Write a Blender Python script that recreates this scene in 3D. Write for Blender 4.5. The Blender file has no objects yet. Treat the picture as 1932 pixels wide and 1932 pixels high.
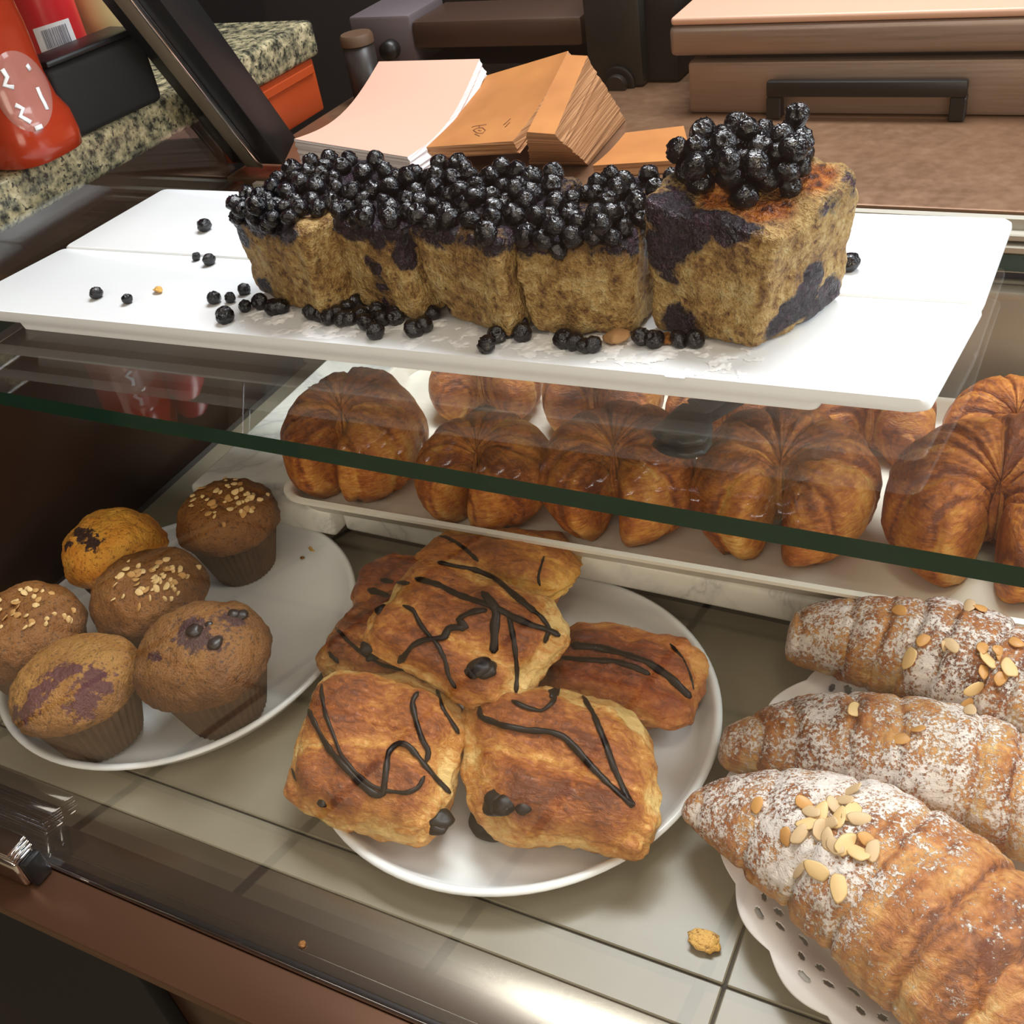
import bpy, bmesh, math, random
from mathutils import Vector, Matrix, noise as mnoise
from mathutils.bvhtree import BVHTree
PI = math.pi
random.seed(7)
SC = bpy.context.scene
COL = SC.collection

# ------------------------------------------------------------------ camera, world, lights, exposure
F_PX = 2030.0
RM = [[0.8911045, 0.4311541, -0.1415589], [0.1657872, -0.5996847, -0.7828747], [-0.4224304, 0.6741545, -0.6058616]]
CAM_POS = Vector((0, 0, 0.6))
cam_data = bpy.data.cameras.new('camera')
cam = bpy.data.objects.new('camera', cam_data); COL.objects.link(cam)
cam_data.sensor_width = 36; cam_data.lens = F_PX / 1932 * 36
cam_data.clip_start = 0.01; cam_data.clip_end = 50
_r, _d, _f = [Vector(v) for v in RM]
cam.matrix_world = Matrix(((_r.x, -_d.x, -_f.x, CAM_POS.x), (_r.y, -_d.y, -_f.y, CAM_POS.y), (_r.z, -_d.z, -_f.z, CAM_POS.z), (0, 0, 0, 1)))
SC.camera = cam
SC.view_settings.view_transform = 'Standard'; SC.view_settings.look = 'None'
SC.view_settings.gamma = 1; SC.view_settings.use_curve_mapping = False
SC.view_settings.exposure = 0.0
world = bpy.data.worlds.new('world'); SC.world = world; world.use_nodes = True
world.node_tree.nodes['Background'].inputs[0].default_value = (0.9, 0.95, 1, 1)
world.node_tree.nodes['Background'].inputs[1].default_value = 0.25

def area(name, loc, target, sx, sy, power, color):
    l = bpy.data.lights.new(name, 'AREA'); l.shape = 'RECTANGLE'; l.size = sx; l.size_y = sy
    l.energy = power; l.color = color
    o = bpy.data.objects.new(name, l); COL.objects.link(o); o.location = loc
    o.rotation_euler = (Vector(target) - Vector(loc)).to_track_quat('-Z', 'Y').to_euler()
    return o
area('daylight_window', (1.1, 1.0, 0.95), (-0.2, 0.55, 0.15), 0.8, 0.8, 20, (0.88, 0.95, 1.0))
area('ceiling_lamp_behind', (-0.3, 1.2, 1.70), (-0.35, 0.65, 0.2), 1.1, 0.4, 43, (0.95, 0.97, 1.0))
area('ceiling_lamp_front', (0.1, -0.9, 1.74), (-0.2, 0.3, 0.1), 1.2, 0.4, 2.5, (1.0, 0.86, 0.66))
area('front_fill_light', (1.1, -1.7, 0.75), (-0.15, 0.6, 0.1), 1.3, 0.9, 27, (1.0, 0.86, 0.68))  # added low warm fill that brightens the croissants under the shelf
area('spot_lamp_case', (0.15, 0.30, 1.3), (-0.15, 0.5, 0.05), 0.3, 0.2, 3.0, (1.0, 0.84, 0.62))
area('floor_fill_light', (-1.1, -1.4, 1.74), (-1.1, -1.4, -0.9), 1.4, 0.8, 17, (1.0, 0.9, 0.74))  # added light on the floor, so its reflection shows in the front glass

# ------------------------------------------------------------------ helpers
def ray(px, py):
    v = _r * (px - 966) + _d * (py - 966) + _f * F_PX
    return v.normalized()
def at(px, py, z):
    r = ray(px, py); return CAM_POS + r * ((z - CAM_POS.z) / r.z)
def aty(px, py, y):
    r = ray(px, py); return CAM_POS + r * (y / r.y)
def atx(px, py, x):
    r = ray(px, py); return CAM_POS + r * (x / r.x)
def srgb(r, g, b):
    f = lambda c: (c / 255 / 12.92) if c / 255 <= 0.04045 else ((c / 255 + 0.055) / 1.055) ** 2.4
    return (f(r), f(g), f(b), 1)
def wm(o):
    m = o.matrix_basis.copy()
    return wm(o.parent) @ m if o.parent else m
def finish(name, bm, mats, parent=None, local=False, smooth=True, origin=None):
    me = bpy.data.meshes.new(name)
    loc = None
    if parent is not None:
        if not local: bm.transform(wm(parent).inverted())
    elif not local:
        if origin is None:
            xs = [v.co.x for v in bm.verts]; ys = [v.co.y for v in bm.verts]; zs = [v.co.z for v in bm.verts]
            origin = Vector(((min(xs) + max(xs)) / 2, (min(ys) + max(ys)) / 2, min(zs)))
        bm.transform(Matrix.Translation(-Vector(origin))); loc = origin
    if smooth:
        for f in bm.faces: f.smooth = True
    bm.to_mesh(me); bm.free()
    if not isinstance(mats, (list, tuple)): mats = [mats]
    for m in mats: me.materials.append(m)
    o = bpy.data.objects.new(name, me); COL.objects.link(o)
    if loc is not None: o.location = loc
    if parent is not None: o.parent = parent
    return o
def tag(o, label=None, cat=None, group=None, kind=None):
    if label: o['label'] = label
    if cat: o['category'] = cat
    if group: o['group'] = group
    if kind: o['kind'] = kind
    return o
def thing(name, label, cat, loc=(0, 0, 0), rot=(0, 0, 0), group=None):
    o = bpy.data.objects.new(name, None); COL.objects.link(o); o.empty_display_size = 0.02
    o.location = loc; o.rotation_euler = rot
    return tag(o, label, cat, group)
def struct(o): o['kind'] = 'structure'; return o
def autosmooth(o, deg=35):
    me = o.data
    try: me.set_sharp_from_angle(angle=math.radians(deg))
    except Exception: pass
    return o
def box(bm, x0, x1, y0, y1, z0, z1, bev=0.0, seg=2, mat=0):
    g = bmesh.ops.create_cube(bm, size=1)
    vs = g['verts']
    bmesh.ops.scale(bm, vec=(x1 - x0, y1 - y0, z1 - z0), verts=vs)
    bmesh.ops.translate(bm, vec=((x0 + x1) / 2, (y0 + y1) / 2, (z0 + z1) / 2), verts=vs)
    fs = set(f for v in vs for f in v.link_faces)
    for f in fs: f.material_index = mat
    if bev > 0:
        es = list(set(e for v in vs for e in v.link_edges))
        bmesh.ops.bevel(bm, geom=es, offset=bev, segments=seg, profile=0.5, affect='EDGES')
    return bm
def boxo(name, x0, x1, y0, y1, z0, z1, mat, bev=0.0, parent=None, seg=2):
    bm = box(bmesh.new(), x0, x1, y0, y1, z0, z1, bev, seg)
    return autosmooth(finish(name, bm, mat, parent))
def hexa(bm, bot, top, bev=0.0, seg=2):
    """solid from four bottom and four top corners (same winding)"""
    vs = [bm.verts.new(p) for p in list(bot) + list(top)]
    n = len(bot)
    fs = [bm.faces.new(vs[:n][::-1]), bm.faces.new(vs[n:])]
    for i in range(n):
        j = (i + 1) % n
        fs.append(bm.faces.new((vs[i], vs[j], vs[n + j], vs[n + i])))
    bmesh.ops.recalc_face_normals(bm, faces=fs)
    if bev > 0:
        es = list(set(e for v in vs for e in v.link_edges))
        bmesh.ops.bevel(bm, geom=es, offset=bev, segments=seg, profile=0.5, affect='EDGES')
    return bm
def rounded_poly(pts, r, n=6):
    out = []
    k = len(pts)
    for i in range(k):
        p = Vector(pts[i]); a = Vector(pts[i - 1]); b = Vector(pts[(i + 1) % k])
        u = (a - p).normalized(); v = (b - p).normalized()
        p0 = p + u * r; p1 = p + v * r
        for j in range(n + 1):
            t = j / n
            out.append(p0 * (1 - t) ** 2 + p * 2 * t * (1 - t) + p1 * t * t)
    return out
def loft(bm, rings, close_start=True, close_end=True, cyclic=True):
    vr = [[bm.verts.new(p) for p in r] for r in rings]
    n = len(vr[0])
    for a, b in zip(vr[:-1], vr[1:]):
        for i in range(n if cyclic else n - 1):
            j = (i + 1) % n
            bm.faces.new((a[i], a[j], b[j], b[i]))
    if close_start: bm.faces.new(vr[0][::-1])
    if close_end: bm.faces.new(vr[-1])
    return vr
def lathe(bm, prof, n=64, sx=1, sy=1, wob=None):
    rings = []
    for (r, z) in prof:
        rr = max(r, 1e-5)
        rings.append([Vector((rr * sx * math.cos(2 * PI * i / n), rr * sy * math.sin(2 * PI * i / n), z)) for i in range(n)])
    loft(bm, rings)
    bmesh.ops.recalc_face_normals(bm, faces=bm.faces)
    return bm
def tube(bm, pts, rad, n=8, flat=1.0, normals=None):
    rings = []
    m = len(pts)
    for i, p in enumerate(pts):
        t = (pts[min(i + 1, m - 1)] - pts[max(i - 1, 0)])
        if t.length < 1e-9: t = Vector((1, 0, 0))
        t.normalize()
        up = normals[i] if normals else Vector((0, 0, 1))
        s = t.cross(up)
        if s.length < 1e-6: s = Vector((1, 0, 0))
        s.normalize(); w = s.cross(t).normalized()
        r = rad[i] if isinstance(rad, (list, tuple)) else rad
        rings.append([p + s * (r * math.cos(2 * PI * k / n)) + w * (r * flat * math.sin(2 * PI * k / n)) for k in range(n)])
    loft(bm, rings)
    bmesh.ops.recalc_face_normals(bm, faces=bm.faces)
    return bm
def fbm(p, oct=4, h=0.9):
    return mnoise.fractal(p, h, 2.0, oct)
def sstep(a, b, x):
    t = max(0, min(1, (x - a) / (b - a))); return t * t * (3 - 2 * t)

# ------------------------------------------------------------------ materials
def mat(name, color=(0.8, 0.8, 0.8, 1), rough=0.5, metal=0.0, **kw):
    m = bpy.data.materials.new(name); m.use_nodes = True
    b = m.node_tree.nodes['Principled BSDF']
    b.inputs['Base Color'].default_value = color; b.inputs['Roughness'].default_value = rough
    b.inputs['Metallic'].default_value = metal
    for k, v in kw.items(): b.inputs[k.replace('_', ' ')].default_value = v
    return m
class NT:
    def __init__(s, m): s.m = m; s.t = m.node_tree; s.b = s.t.nodes['Principled BSDF']
    def n(s, typ, **kw):
        nd = s.t.nodes.new(typ)
        for k, v in kw.items(): setattr(nd, k, v)
        return nd
    def l(s, a, b): s.t.links.new(a, b)
    def coord(s, which='Object', scale=(1, 1, 1)):
        c = s.n('ShaderNodeTexCoord'); mp = s.n('ShaderNodeMapping'); mp.inputs['Scale'].default_value = scale
        s.l(c.outputs[which], mp.inputs[0]); return mp.outputs[0]
    def noise(s, vec, scale, detail=4, rough=0.55, dist=0.0):
        nd = s.n('ShaderNodeTexNoise'); nd.inputs['Scale'].default_value = scale; nd.inputs['Detail'].default_value = detail
        nd.inputs['Roughness'].default_value = rough; nd.inputs['Distortion'].default_value = dist
        s.l(vec, nd.inputs['Vector']); return nd.outputs[0]
    def vor(s, vec, scale, feature='F1'):
        nd = s.n('ShaderNodeTexVoronoi', feature=feature); nd.inputs['Scale'].default_value = scale
        s.l(vec, nd.inputs['Vector']); return nd.outputs[0]
    def ramp(s, fac, stops, interp='LINEAR'):
        nd = s.n('ShaderNodeValToRGB'); cr = nd.color_ramp; cr.interpolation = interp
        while len(cr.elements) < len(stops): cr.elements.new(0.5)
        for e, (p, c) in zip(cr.elements, stops): e.position = p; e.color = c
        s.l(fac, nd.inputs[0]); return nd.outputs[0]
    def math(s, op, a, b=None, clamp=False):
        nd = s.n('ShaderNodeMath', operation=op, use_clamp=clamp)
        for i, v in enumerate((a, b)):
            if v is None: continue
            if isinstance(v, (int, float)): nd.inputs[i].default_value = v
            else: s.l(v, nd.inputs[i])
        return nd.outputs[0]
    def mix(s, fac, a, b):
        nd = s.n('ShaderNodeMix', data_type='RGBA')
        for sock, v in ((nd.inputs[0], fac), (nd.inputs[6], a), (nd.inputs[7], b)):
            if isinstance(v, (int, float)): sock.default_value = v
            elif isinstance(v, tuple): sock.default_value = v
            else: s.l(v, sock)
        return nd.outputs[2]
    def attr(s, name): return s.n('ShaderNodeAttribute', attribute_name=name).outputs['Fac']
    def bump(s, h, strength=0.4, dist=0.002):
        nd = s.n('ShaderNodeBump'); nd.inputs['Strength'].default_value = strength; nd.inputs['Distance'].default_value = dist
        s.l(h, nd.inputs['Height']); s.l(nd.outputs[0], s.b.inputs['Normal'])
    def color(s, c): s.l(c, s.b.inputs['Base Color'])
    def rough(s, c): s.l(c, s.b.inputs['Roughness'])
W = (1, 1, 1, 1); K = (0, 0, 0, 1)
def grey(v): return (v, v, v, 1)

def thin_glass(name, tint=(1, 1, 1, 1), spec=1.0):
    m = bpy.data.materials.new(name); m.use_nodes = True
    t = m.node_tree; t.nodes.clear()
    out = t.nodes.new('ShaderNodeOutputMaterial'); mx = t.nodes.new('ShaderNodeMixShader')
    tr = t.nodes.new('ShaderNodeBsdfTransparent'); gl = t.nodes.new('ShaderNodeBsdfGlossy')
    gl.inputs['Roughness'].default_value = 0.02; tr.inputs[0].default_value = tint; gl.inputs[0].default_value = grey(spec)
    geo = t.nodes.new('ShaderNodeNewGeometry'); mr = t.nodes.new('ShaderNodeMapRange')
    mr.inputs['To Min'].default_value = 1.5; mr.inputs['To Max'].default_value = 1 / 1.5
    fr = t.nodes.new('ShaderNodeFresnel')
    t.links.new(geo.outputs['Backfacing'], mr.inputs['Value']); t.links.new(mr.outputs[0], fr.inputs[0])
    t.links.new(fr.outputs[0], mx.inputs[0]); t.links.new(tr.outputs[0], mx.inputs[1]); t.links.new(gl.outputs[0], mx.inputs[2])
    t.links.new(mx.outputs[0], out.inputs[0])
    return m
M = {}
M['glass'] = thin_glass('clear_glass', (0.985, 1, 0.992, 1))
M['pane'] = thin_glass('front_glass', (0.99, 0.995, 0.99, 1))
M['glass_edge'] = mat('green_glass_edge', srgb(8, 52, 38), 0.12)
M['ceramic'] = mat('white_ceramic', srgb(235, 236, 234), 0.25)
M['platter'] = mat('white_platter', srgb(240, 243, 246), 0.32)
M['traypl'] = mat('cream_tray_plastic', srgb(232, 227, 212), 0.38)
M['chrome'] = mat('chrome', srgb(225, 225, 228), 0.08, 1.0)
M['black'] = mat('black_plastic', srgb(10, 10, 11), 0.42)
M['blackmatte'] = mat('black_matte', srgb(9, 8, 8), 0.7)
M['chocolate'] = mat('dark_chocolate', srgb(24, 13, 9), 0.4, Specular_IOR_Level=0.22)
M['paperlit'] = mat('warm_lit_paper', srgb(220, 168, 148), 0.8)  # white sheets, with warm light painted in as a peach tint
M['almond'] = mat('almond_flake', srgb(226, 190, 132), 0.5)
M['almond2'] = mat('almond_flake_sugared', srgb(212, 180, 138), 0.6)
M['almond3'] = mat('almond_flake_toasted', srgb(206, 150, 84), 0.45)
M['oat'] = mat('oat_flake', srgb(222, 186, 126), 0.7)
M['oatd'] = mat('oat_flake_toasted', srgb(190, 142, 80), 0.7)
M['raisin'] = mat('baked_berry', srgb(28, 14, 16), 0.4)
M['white_sugar'] = mat('powdered_sugar', srgb(245, 246, 248), 0.9)

def brushed(name, c1, c2, rough=0.3, metal=1.0, scale=(2, 60, 60)):
    m = mat(name, c1, rough, metal); t = NT(m); v = t.coord('Object', scale)
    n = t.noise(v, 6, 5, 0.6)
    t.color(t.ramp(n, [(0.3, c1), (0.7, c2)])); t.rough(t.ramp(n, [(0.3, grey(rough * 0.8)), (0.7, grey(rough * 1.25))]))
    return m
M['bronze'] = mat('bronze_steel_rail', srgb(106, 74, 55), 0.4, 0.6)
M['steel'] = mat('brushed_steel', srgb(150, 142, 128), 0.27, 1.0)
M['steelpost'] = mat('dull_steel_post', srgb(128, 116, 98), 0.45, 0.25)
M['darkpost'] = mat('dark_anodised_metal', srgb(38, 38, 40), 0.4, 0.5)
M['grillsteel'] = brushed('warm_steel', srgb(140, 120, 106), srgb(150, 130, 116), 0.4, 0.5)
M['grilllid'] = mat('warm_lit_lid', srgb(206, 164, 140), 0.4)  # pale pink top: warm light on the steel lid put into its colour

def m_counter():
    m = mat('warm_reflect_counter', srgb(120, 86, 66), 0.36, 0.45); t = NT(m); v = t.coord()  # stainless steel; the brown is warm reflections painted into its colour
    n = t.noise(v, 9, 6, 0.65); n2 = t.noise(v, 70, 3, 0.6)
    c = t.ramp(n, [(0.3, srgb(118, 88, 66)), (0.55, srgb(132, 100, 76)), (0.75, srgb(144, 112, 86))])
    t.color(c); t.rough(t.ramp(n2, [(0.3, grey(0.28)), (0.75, grey(0.5))])); return m
M['counter'] = m_counter()
def m_granite():
    m = mat('speckled_granite', W, 0.25); t = NT(m); v = t.coord()
    a = t.noise(v, 95, 3, 0.6); b = t.vor(v, 170); c2 = t.noise(v, 260, 2, 0.5)
    c = t.ramp(a, [(0.36, srgb(46, 46, 40)), (0.46, srgb(112, 108, 88)), (0.56, srgb(154, 144, 112)), (0.68, srgb(190, 178, 144))])
    d = t.ramp(c2, [(0.34, K), (0.42, W)])
    t.color(t.mix(d, srgb(58, 56, 50), c)); return m
M['granite'] = m_granite()
def m_tile():
    m = mat('beige_stone_tile', srgb(205, 196, 176), 0.34); t = NT(m); v = t.coord()
    n = t.noise(v, 7, 5, 0.6)
    t.color(t.ramp(n, [(0.3, srgb(118, 110, 92)), (0.7, srgb(138, 130, 110))])); return m
M['tile'] = m_tile()
M['grout'] = mat('dark_grout', srgb(52, 48, 42), 0.8)
def m_marble():
    m = mat('white_marble', W, 0.22); t = NT(m); v = t.coord()
    n = t.noise(v, 8, 8, 0.6, 1.6)
    w = t.math('ABSOLUTE', t.math('SUBTRACT', n, 0.5))
    c = t.ramp(w, [(0.0, srgb(196, 195, 188)), (0.02, srgb(216, 214, 206)), (0.08, srgb(228, 225, 215))])
    s = t.noise(v, 60, 2, 0.5); d = t.ramp(s, [(0.24, K), (0.27, W)])
    t.color(t.mix(d, srgb(70, 66, 62), c)); return m
M['marble'] = m_marble()

def m_pastry(name, pale, gold, brown, dark, scale=1.0, sugar=False, rough=0.42, flake=(30, 30, 90)):
    m = mat(name, gold, rough); t = NT(m); v = t.coord()
    bake = t.attr('bake')
    vf = t.coord('Object', flake)
    n1 = t.noise(v, 38 * scale, 5, 0.6); n2 = t.noise(vf, 4, 6, 0.68, 0.8); n3 = t.noise(v, 320, 3, 0.6)
    f = t.math('ADD', bake, t.math('MULTIPLY', t.math('SUBTRACT', n1, 0.5), 0.85))
    f = t.math('ADD', f, t.math('MULTIPLY', t.math('SUBTRACT', n2, 0.5), 1.05))
    f = t.math('ADD', f, t.math('MULTIPLY', t.math('SUBTRACT', n3, 0.5), 0.45), True)
    c = t.ramp(f, [(0.05, pale), (0.36, gold), (0.66, brown), (0.95, dark)])
    b = t.math('ADD', t.math('MULTIPLY', n2, 1.0), t.math('MULTIPLY', n3, 0.35))
    if sugar:
        sa = t.attr('sugar')
        g1 = t.noise(v, 430, 3, 0.75); g2 = t.noise(v, 70, 4, 0.6)
        s = t.math('ADD', sa, t.math('MULTIPLY', t.math('SUBTRACT', g1, 0.5), 3.4))
        s = t.math('ADD', s, t.math('MULTIPLY', t.math('SUBTRACT', g2, 0.5), 2.0))
        s = t.ramp(s, [(0.44, K), (0.80, W)])
        s2 = t.math('MULTIPLY', s, 0.88)
        c = t.mix(s2, c, srgb(243, 234, 226))
        t.rough(t.ramp(s, [(0.0, grey(rough)), (1.0, grey(0.85))]))
        b = t.math('ADD', b, t.math('MULTIPLY', s, 0.35))
    t.color(c); t.bump(b, 0.8, 0.003)
    return m
M['croissant'] = m_pastry('croissant_crust', srgb(240, 190, 104), srgb(222, 148, 62), srgb(186, 104, 40), srgb(124, 62, 26), rough=0.34)
M['almondcrust'] = m_pastry('almond_croissant_crust', srgb(236, 204, 146), srgb(214, 156, 90), srgb(182, 112, 58), srgb(120, 66, 38), sugar=True)
M['choccrust'] = m_pastry('chocolate_pastry_crust', srgb(232, 194, 122), srgb(204, 138, 62), srgb(164, 90, 36), srgb(110, 54, 24), rough=0.34, flake=(26, 60, 60))
M['choccrust_dark'] = m_pastry('dark_baked_crust', srgb(214, 150, 76), srgb(184, 106, 44), srgb(146, 70, 28), srgb(98, 42, 20), rough=0.32, flake=(26, 60, 60))
M['choccrust_light'] = m_pastry('light_baked_crust', srgb(238, 194, 104), srgb(222, 156, 62), srgb(186, 108, 36), srgb(130, 66, 26), rough=0.36, flake=(26, 60, 60))
def m_muffin(name, c1, c2, c3, stain=None):
    m = mat(name, c1, 0.6); t = NT(m); v = t.coord()
    n = t.noise(v, 45, 5, 0.6); p = t.noise(v, 330, 3, 0.65)
    f = t.math('ADD', t.attr('bake'), t.math('MULTIPLY', t.math('SUBTRACT', n, 0.5), 0.7), True)
    c = t.ramp(f, [(0.1, c1), (0.5, c2), (0.9, c3)])
    d = t.ramp(p, [(0.36, W), (0.44, K)])
    c = t.mix(t.math('MULTIPLY', d, 0.75), c, tuple(x * 0.6 for x in c3[:3]) + (1,))
    if stain:
        s = t.math('ADD', t.attr('stain'), t.math('MULTIPLY', t.math('SUBTRACT', t.noise(v, 170, 4, 0.65), 0.5), 1.8))
        c = t.mix(t.ramp(s, [(0.42, K), (0.58, W)]), c, stain)
    t.color(c); t.bump(t.math('ADD', p, t.math('MULTIPLY', n, 0.6)), 0.8, 0.003); return m
M['muffin_oat'] = m_muffin('oat_muffin_crumb', srgb(144, 92, 32), srgb(122, 72, 20), srgb(80, 42, 12))
M['muffin_lemon'] = m_muffin('orange_muffin_crumb', srgb(240, 180, 66), srgb(224, 142, 40), srgb(178, 92, 26), srgb(62, 34, 26))
M['muffin_berry'] = m_muffin('berry_muffin_crumb', srgb(168, 122, 54), srgb(148, 98, 36), srgb(104, 62, 22), srgb(84, 36, 38))
M['muffin_choc'] = m_muffin('plain_muffin_crumb', srgb(140, 92, 36), srgb(116, 70, 24), srgb(76, 42, 16), srgb(66, 32, 30))
def m_wrap():
    m = mat('brown_paper_wrapper', srgb(90, 60, 36), 0.75); t = NT(m); v = t.coord()
    t.color(t.ramp(t.noise(v, 60, 3), [(0.3, srgb(72, 46, 26)), (0.7, srgb(98, 66, 40))])); return m
M['wrapper'] = m_wrap()
def m_berry():
    m = mat('baked_blueberry_skin', srgb(20, 18, 30), 0.16); t = NT(m); v = t.coord()
    n = t.noise(v, 0.9, 3, 0.6); w = t.noise(v, 3.6, 2, 0.55, 0.9)
    t.color(t.ramp(n, [(0.3, srgb(5, 5, 8)), (0.6, srgb(11, 10, 17)), (0.8, srgb(34, 16, 28))]))
    t.b.inputs['IOR'].default_value = 1.55
    t.bump(w, 0.5, 0.0014); t.rough(t.ramp(w, [(0.3, grey(0.07)), (0.7, grey(0.16))])); return m
M['berry'] = m_berry()
def m_cake():
    m = mat('blueberry_bread_pudding', W, 0.55); t = NT(m); v = t.coord()
    n1 = t.noise(v, 42, 5, 0.62, 0.6); n2 = t.noise(v, 150, 4, 0.65); n3 = t.noise(v, 420, 3, 0.6)
    f = t.math('ADD', t.math('MULTIPLY', n1, 0.62), t.math('MULTIPLY', n2, 0.62))
    f = t.math('SUBTRACT', t.math('ADD', f, t.math('MULTIPLY', n3, 0.30)), 0.25)
    c = t.ramp(f, [(0.34, srgb(104, 70, 34)), (0.47, srgb(154, 118, 64)), (0.58, srgb(184, 152, 94)), (0.72, srgb(208, 186, 134))])
    d = t.ramp(n2, [(0.34, W), (0.41, K)])
    c = t.mix(t.math('MULTIPLY', d, 0.8), c, srgb(92, 58, 34))
    cr = t.attr('crust')
    crc = t.ramp(t.math('ADD', n2, 0.0), [(0.35, srgb(70, 30, 14)), (0.5, srgb(150, 78, 22)), (0.65, srgb(190, 120, 46))])
    c = t.mix(cr, c, crc)
    s = t.math('ADD', t.attr('stain'), t.math('MULTIPLY', t.math('SUBTRACT', n1, 0.5), 1.5))
    s = t.math('ADD', s, t.math('MULTIPLY', t.math('SUBTRACT', n2, 0.5), 1.1))
    pc = t.ramp(n2, [(0.3, srgb(14, 11, 18)), (0.55, srgb(36, 25, 38)), (0.78, srgb(84, 48, 70))])
    s1 = t.ramp(s, [(0.36, K), (0.62, W)])
    c = t.mix(s1, c, pc)
    t.color(c)
    t.rough(t.ramp(t.math('MAXIMUM', s1, cr), [(0, grey(0.6)), (1, grey(0.24))]))
    t.bump(t.math('ADD', t.math('MULTIPLY', n2, 1.0), t.math('MULTIPLY', n3, 0.7)), 1.0, 0.005); return m
M['cake'] = m_cake()
def m_kraft():
    m = mat('brown_kraft_paper', srgb(196, 130, 66), 0.75); t = NT(m); v = t.coord()
    n = t.noise(v, 14, 4, 0.55)
    t.color(t.ramp(n, [(0.3, srgb(160, 100, 46)), (0.7, srgb(184, 122, 62))])); return m
M['kraft'] = m_kraft()
def m_edges(name, a, b, sc):
    m = mat(name, a, 0.8); t = NT(m); v = t.coord('Object', sc)
    n = t.noise(v, 5, 2, 0.5); t.color(t.ramp(n, [(0.4, a), (0.6, b)])); t.bump(n, 0.5, 0.001); return m
M['kraft_edges'] = m_edges('kraft_bag_edges', srgb(150, 104, 66), srgb(196, 146, 102), (1, 1, 160))
M['paper_edges'] = m_edges('paper_sheet_edges', srgb(214, 204, 204), srgb(244, 240, 242), (1, 1, 160))
M['darkwood'] = mat('dark_brown_panel', srgb(52, 34, 24), 0.3)
M['casewall'] = mat('dark_bronze_case_wall', srgb(66, 44, 30), 0.3, 0.3)
M['orange'] = mat('orange_enamel', srgb(176, 70, 30), 0.35)
M['juice'] = mat('orange_plastic_bottle', srgb(158, 50, 24), 0.18)
M['juicelab'] = mat('clear_label', srgb(170, 110, 100), 0.15)
M['red'] = mat('red_plastic', srgb(200, 42, 46), 0.3)
M['cream'] = mat('cream_plastic', srgb(206, 190, 140), 0.4)
M['whitelab'] = mat('white_label', srgb(236, 236, 240), 0.6)
M['greyprint'] = mat('grey_print', srgb(120, 122, 140), 0.7)
M['brownprint'] = mat('brown_print', srgb(120, 66, 30), 0.7)
M['machine'] = mat('dark_machine_body', srgb(38, 32, 30), 0.4)
M['machinegreen'] = mat('dark_green_machine', srgb(27, 30, 28), 0.4)
M['greycloth'] = mat('grey_steel_panel', srgb(110, 100, 104), 0.45, 0.3)
M['wall'] = mat('dark_back_wall', srgb(38, 33, 32), 0.8)
M['paint'] = mat('warm_wall_paint', srgb(120, 96, 80), 0.8)
M['doily'] = mat('white_paper_doily', srgb(238, 234, 232), 0.85)
M['crumb'] = m_muffin('pastry_crumb', srgb(226, 176, 92), srgb(206, 140, 60), srgb(150, 86, 36))
M['cakecrumb'] = mat('pale_cake_crumb', srgb(176, 134, 90), 0.8)
def m_floor():
    m = mat('shop_floor_tile', W, 0.4); t = NT(m); v = t.coord('Object')
    b = t.n('ShaderNodeTexBrick'); b.offset = 0; b.inputs['Scale'].default_value = 1.0
    b.inputs['Mortar Size'].default_value = 0.012; b.inputs['Brick Width'].default_value = 0.42; b.inputs['Row Height'].default_value = 0.42
    b.inputs['Color1'].default_value = srgb(176, 158, 130); b.inputs['Color2'].default_value = srgb(184, 166, 138); b.inputs['Mortar'].default_value = srgb(70, 60, 50)
    t.l(v, b.inputs['Vector']); t.color(b.outputs[0]); return m
M['floor'] = m_floor()
#--STRUCT
# ------------------------------------------------------------------ room shell
struct(boxo('floor', -2.6, 1.9, -2.6, 1.9, -0.95, -0.9, M['floor']))
struct(boxo('ceiling', -2.6, 1.9, -2.6, 1.9, 1.8, 1.85, M['paint']))
struct(boxo('wall_back', -2.6, 1.9, 1.8, 1.9, -0.9, 1.8, M['wall']))
struct(boxo('wall_left', -2.6, -2.5, -2.6, 1.8, -0.9, 1.8, M['wall']))
struct(boxo('wall_right', 1.8, 1.9, -2.6, 1.8, -0.9, 1.8, M['paint']))
struct(boxo('wall_front', -2.5, 1.8, -2.6, -2.5, -0.9, 1.8, M['paint']))

# ------------------------------------------------------------------ display case
case = thing('display_case', 'bakery display case with beige tiled deck, bronze front rail and sloping glass', 'display case', (-0.3, 0.5, -0.9))
boxo('front_panel', -0.825, 0.5, 0.2, 0.215, -0.9, -0.012, M['darkwood'], 0.001, case)
boxo('black_kick_panel', -0.825, -0.47, 0.188, 0.2, -0.9, -0.02, M['blackmatte'], 0.002, case)
boxo('cabinet_base', -0.825, 0.5, 0.215, 0.9, -0.9, -0.03, M['blackmatte'], 0.001, case)
boxo('front_rail', -0.825, 0.5, 0.181, 0.217, -0.012, 0.0, M['bronze'], 0.0012, case)
boxo('rail_trim', -0.825, 0.5, 0.2172, 0.2195, -0.012, 0.0022, M['chrome'], 0.0006, case)
boxo('gasket', -0.825, 0.5, 0.2197, 0.2235, -0.012, 0.0012, M['black'], 0.0005, case)
boxo('steel_strip', -0.82, 0.5, 0.2237, 0.272, -0.012, 0.0, M['steel'], 0.0006, case)
bm = bmesh.new()
for x0, x1 in ((-0.785, -0.7075), (-0.7055, -0.1075), (-0.1055, 0.5)):
    for y0, y1 in ((0.2732, 0.303), (0.3045, 0.9)):
        if y1 < 0.31 and False: continue
        box(bm, x0, x1, y0, y1, -0.012, -0.0002, 0.0008, 1)
autosmooth(finish('deck_tiles', bm, M['tile'], case))
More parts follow.
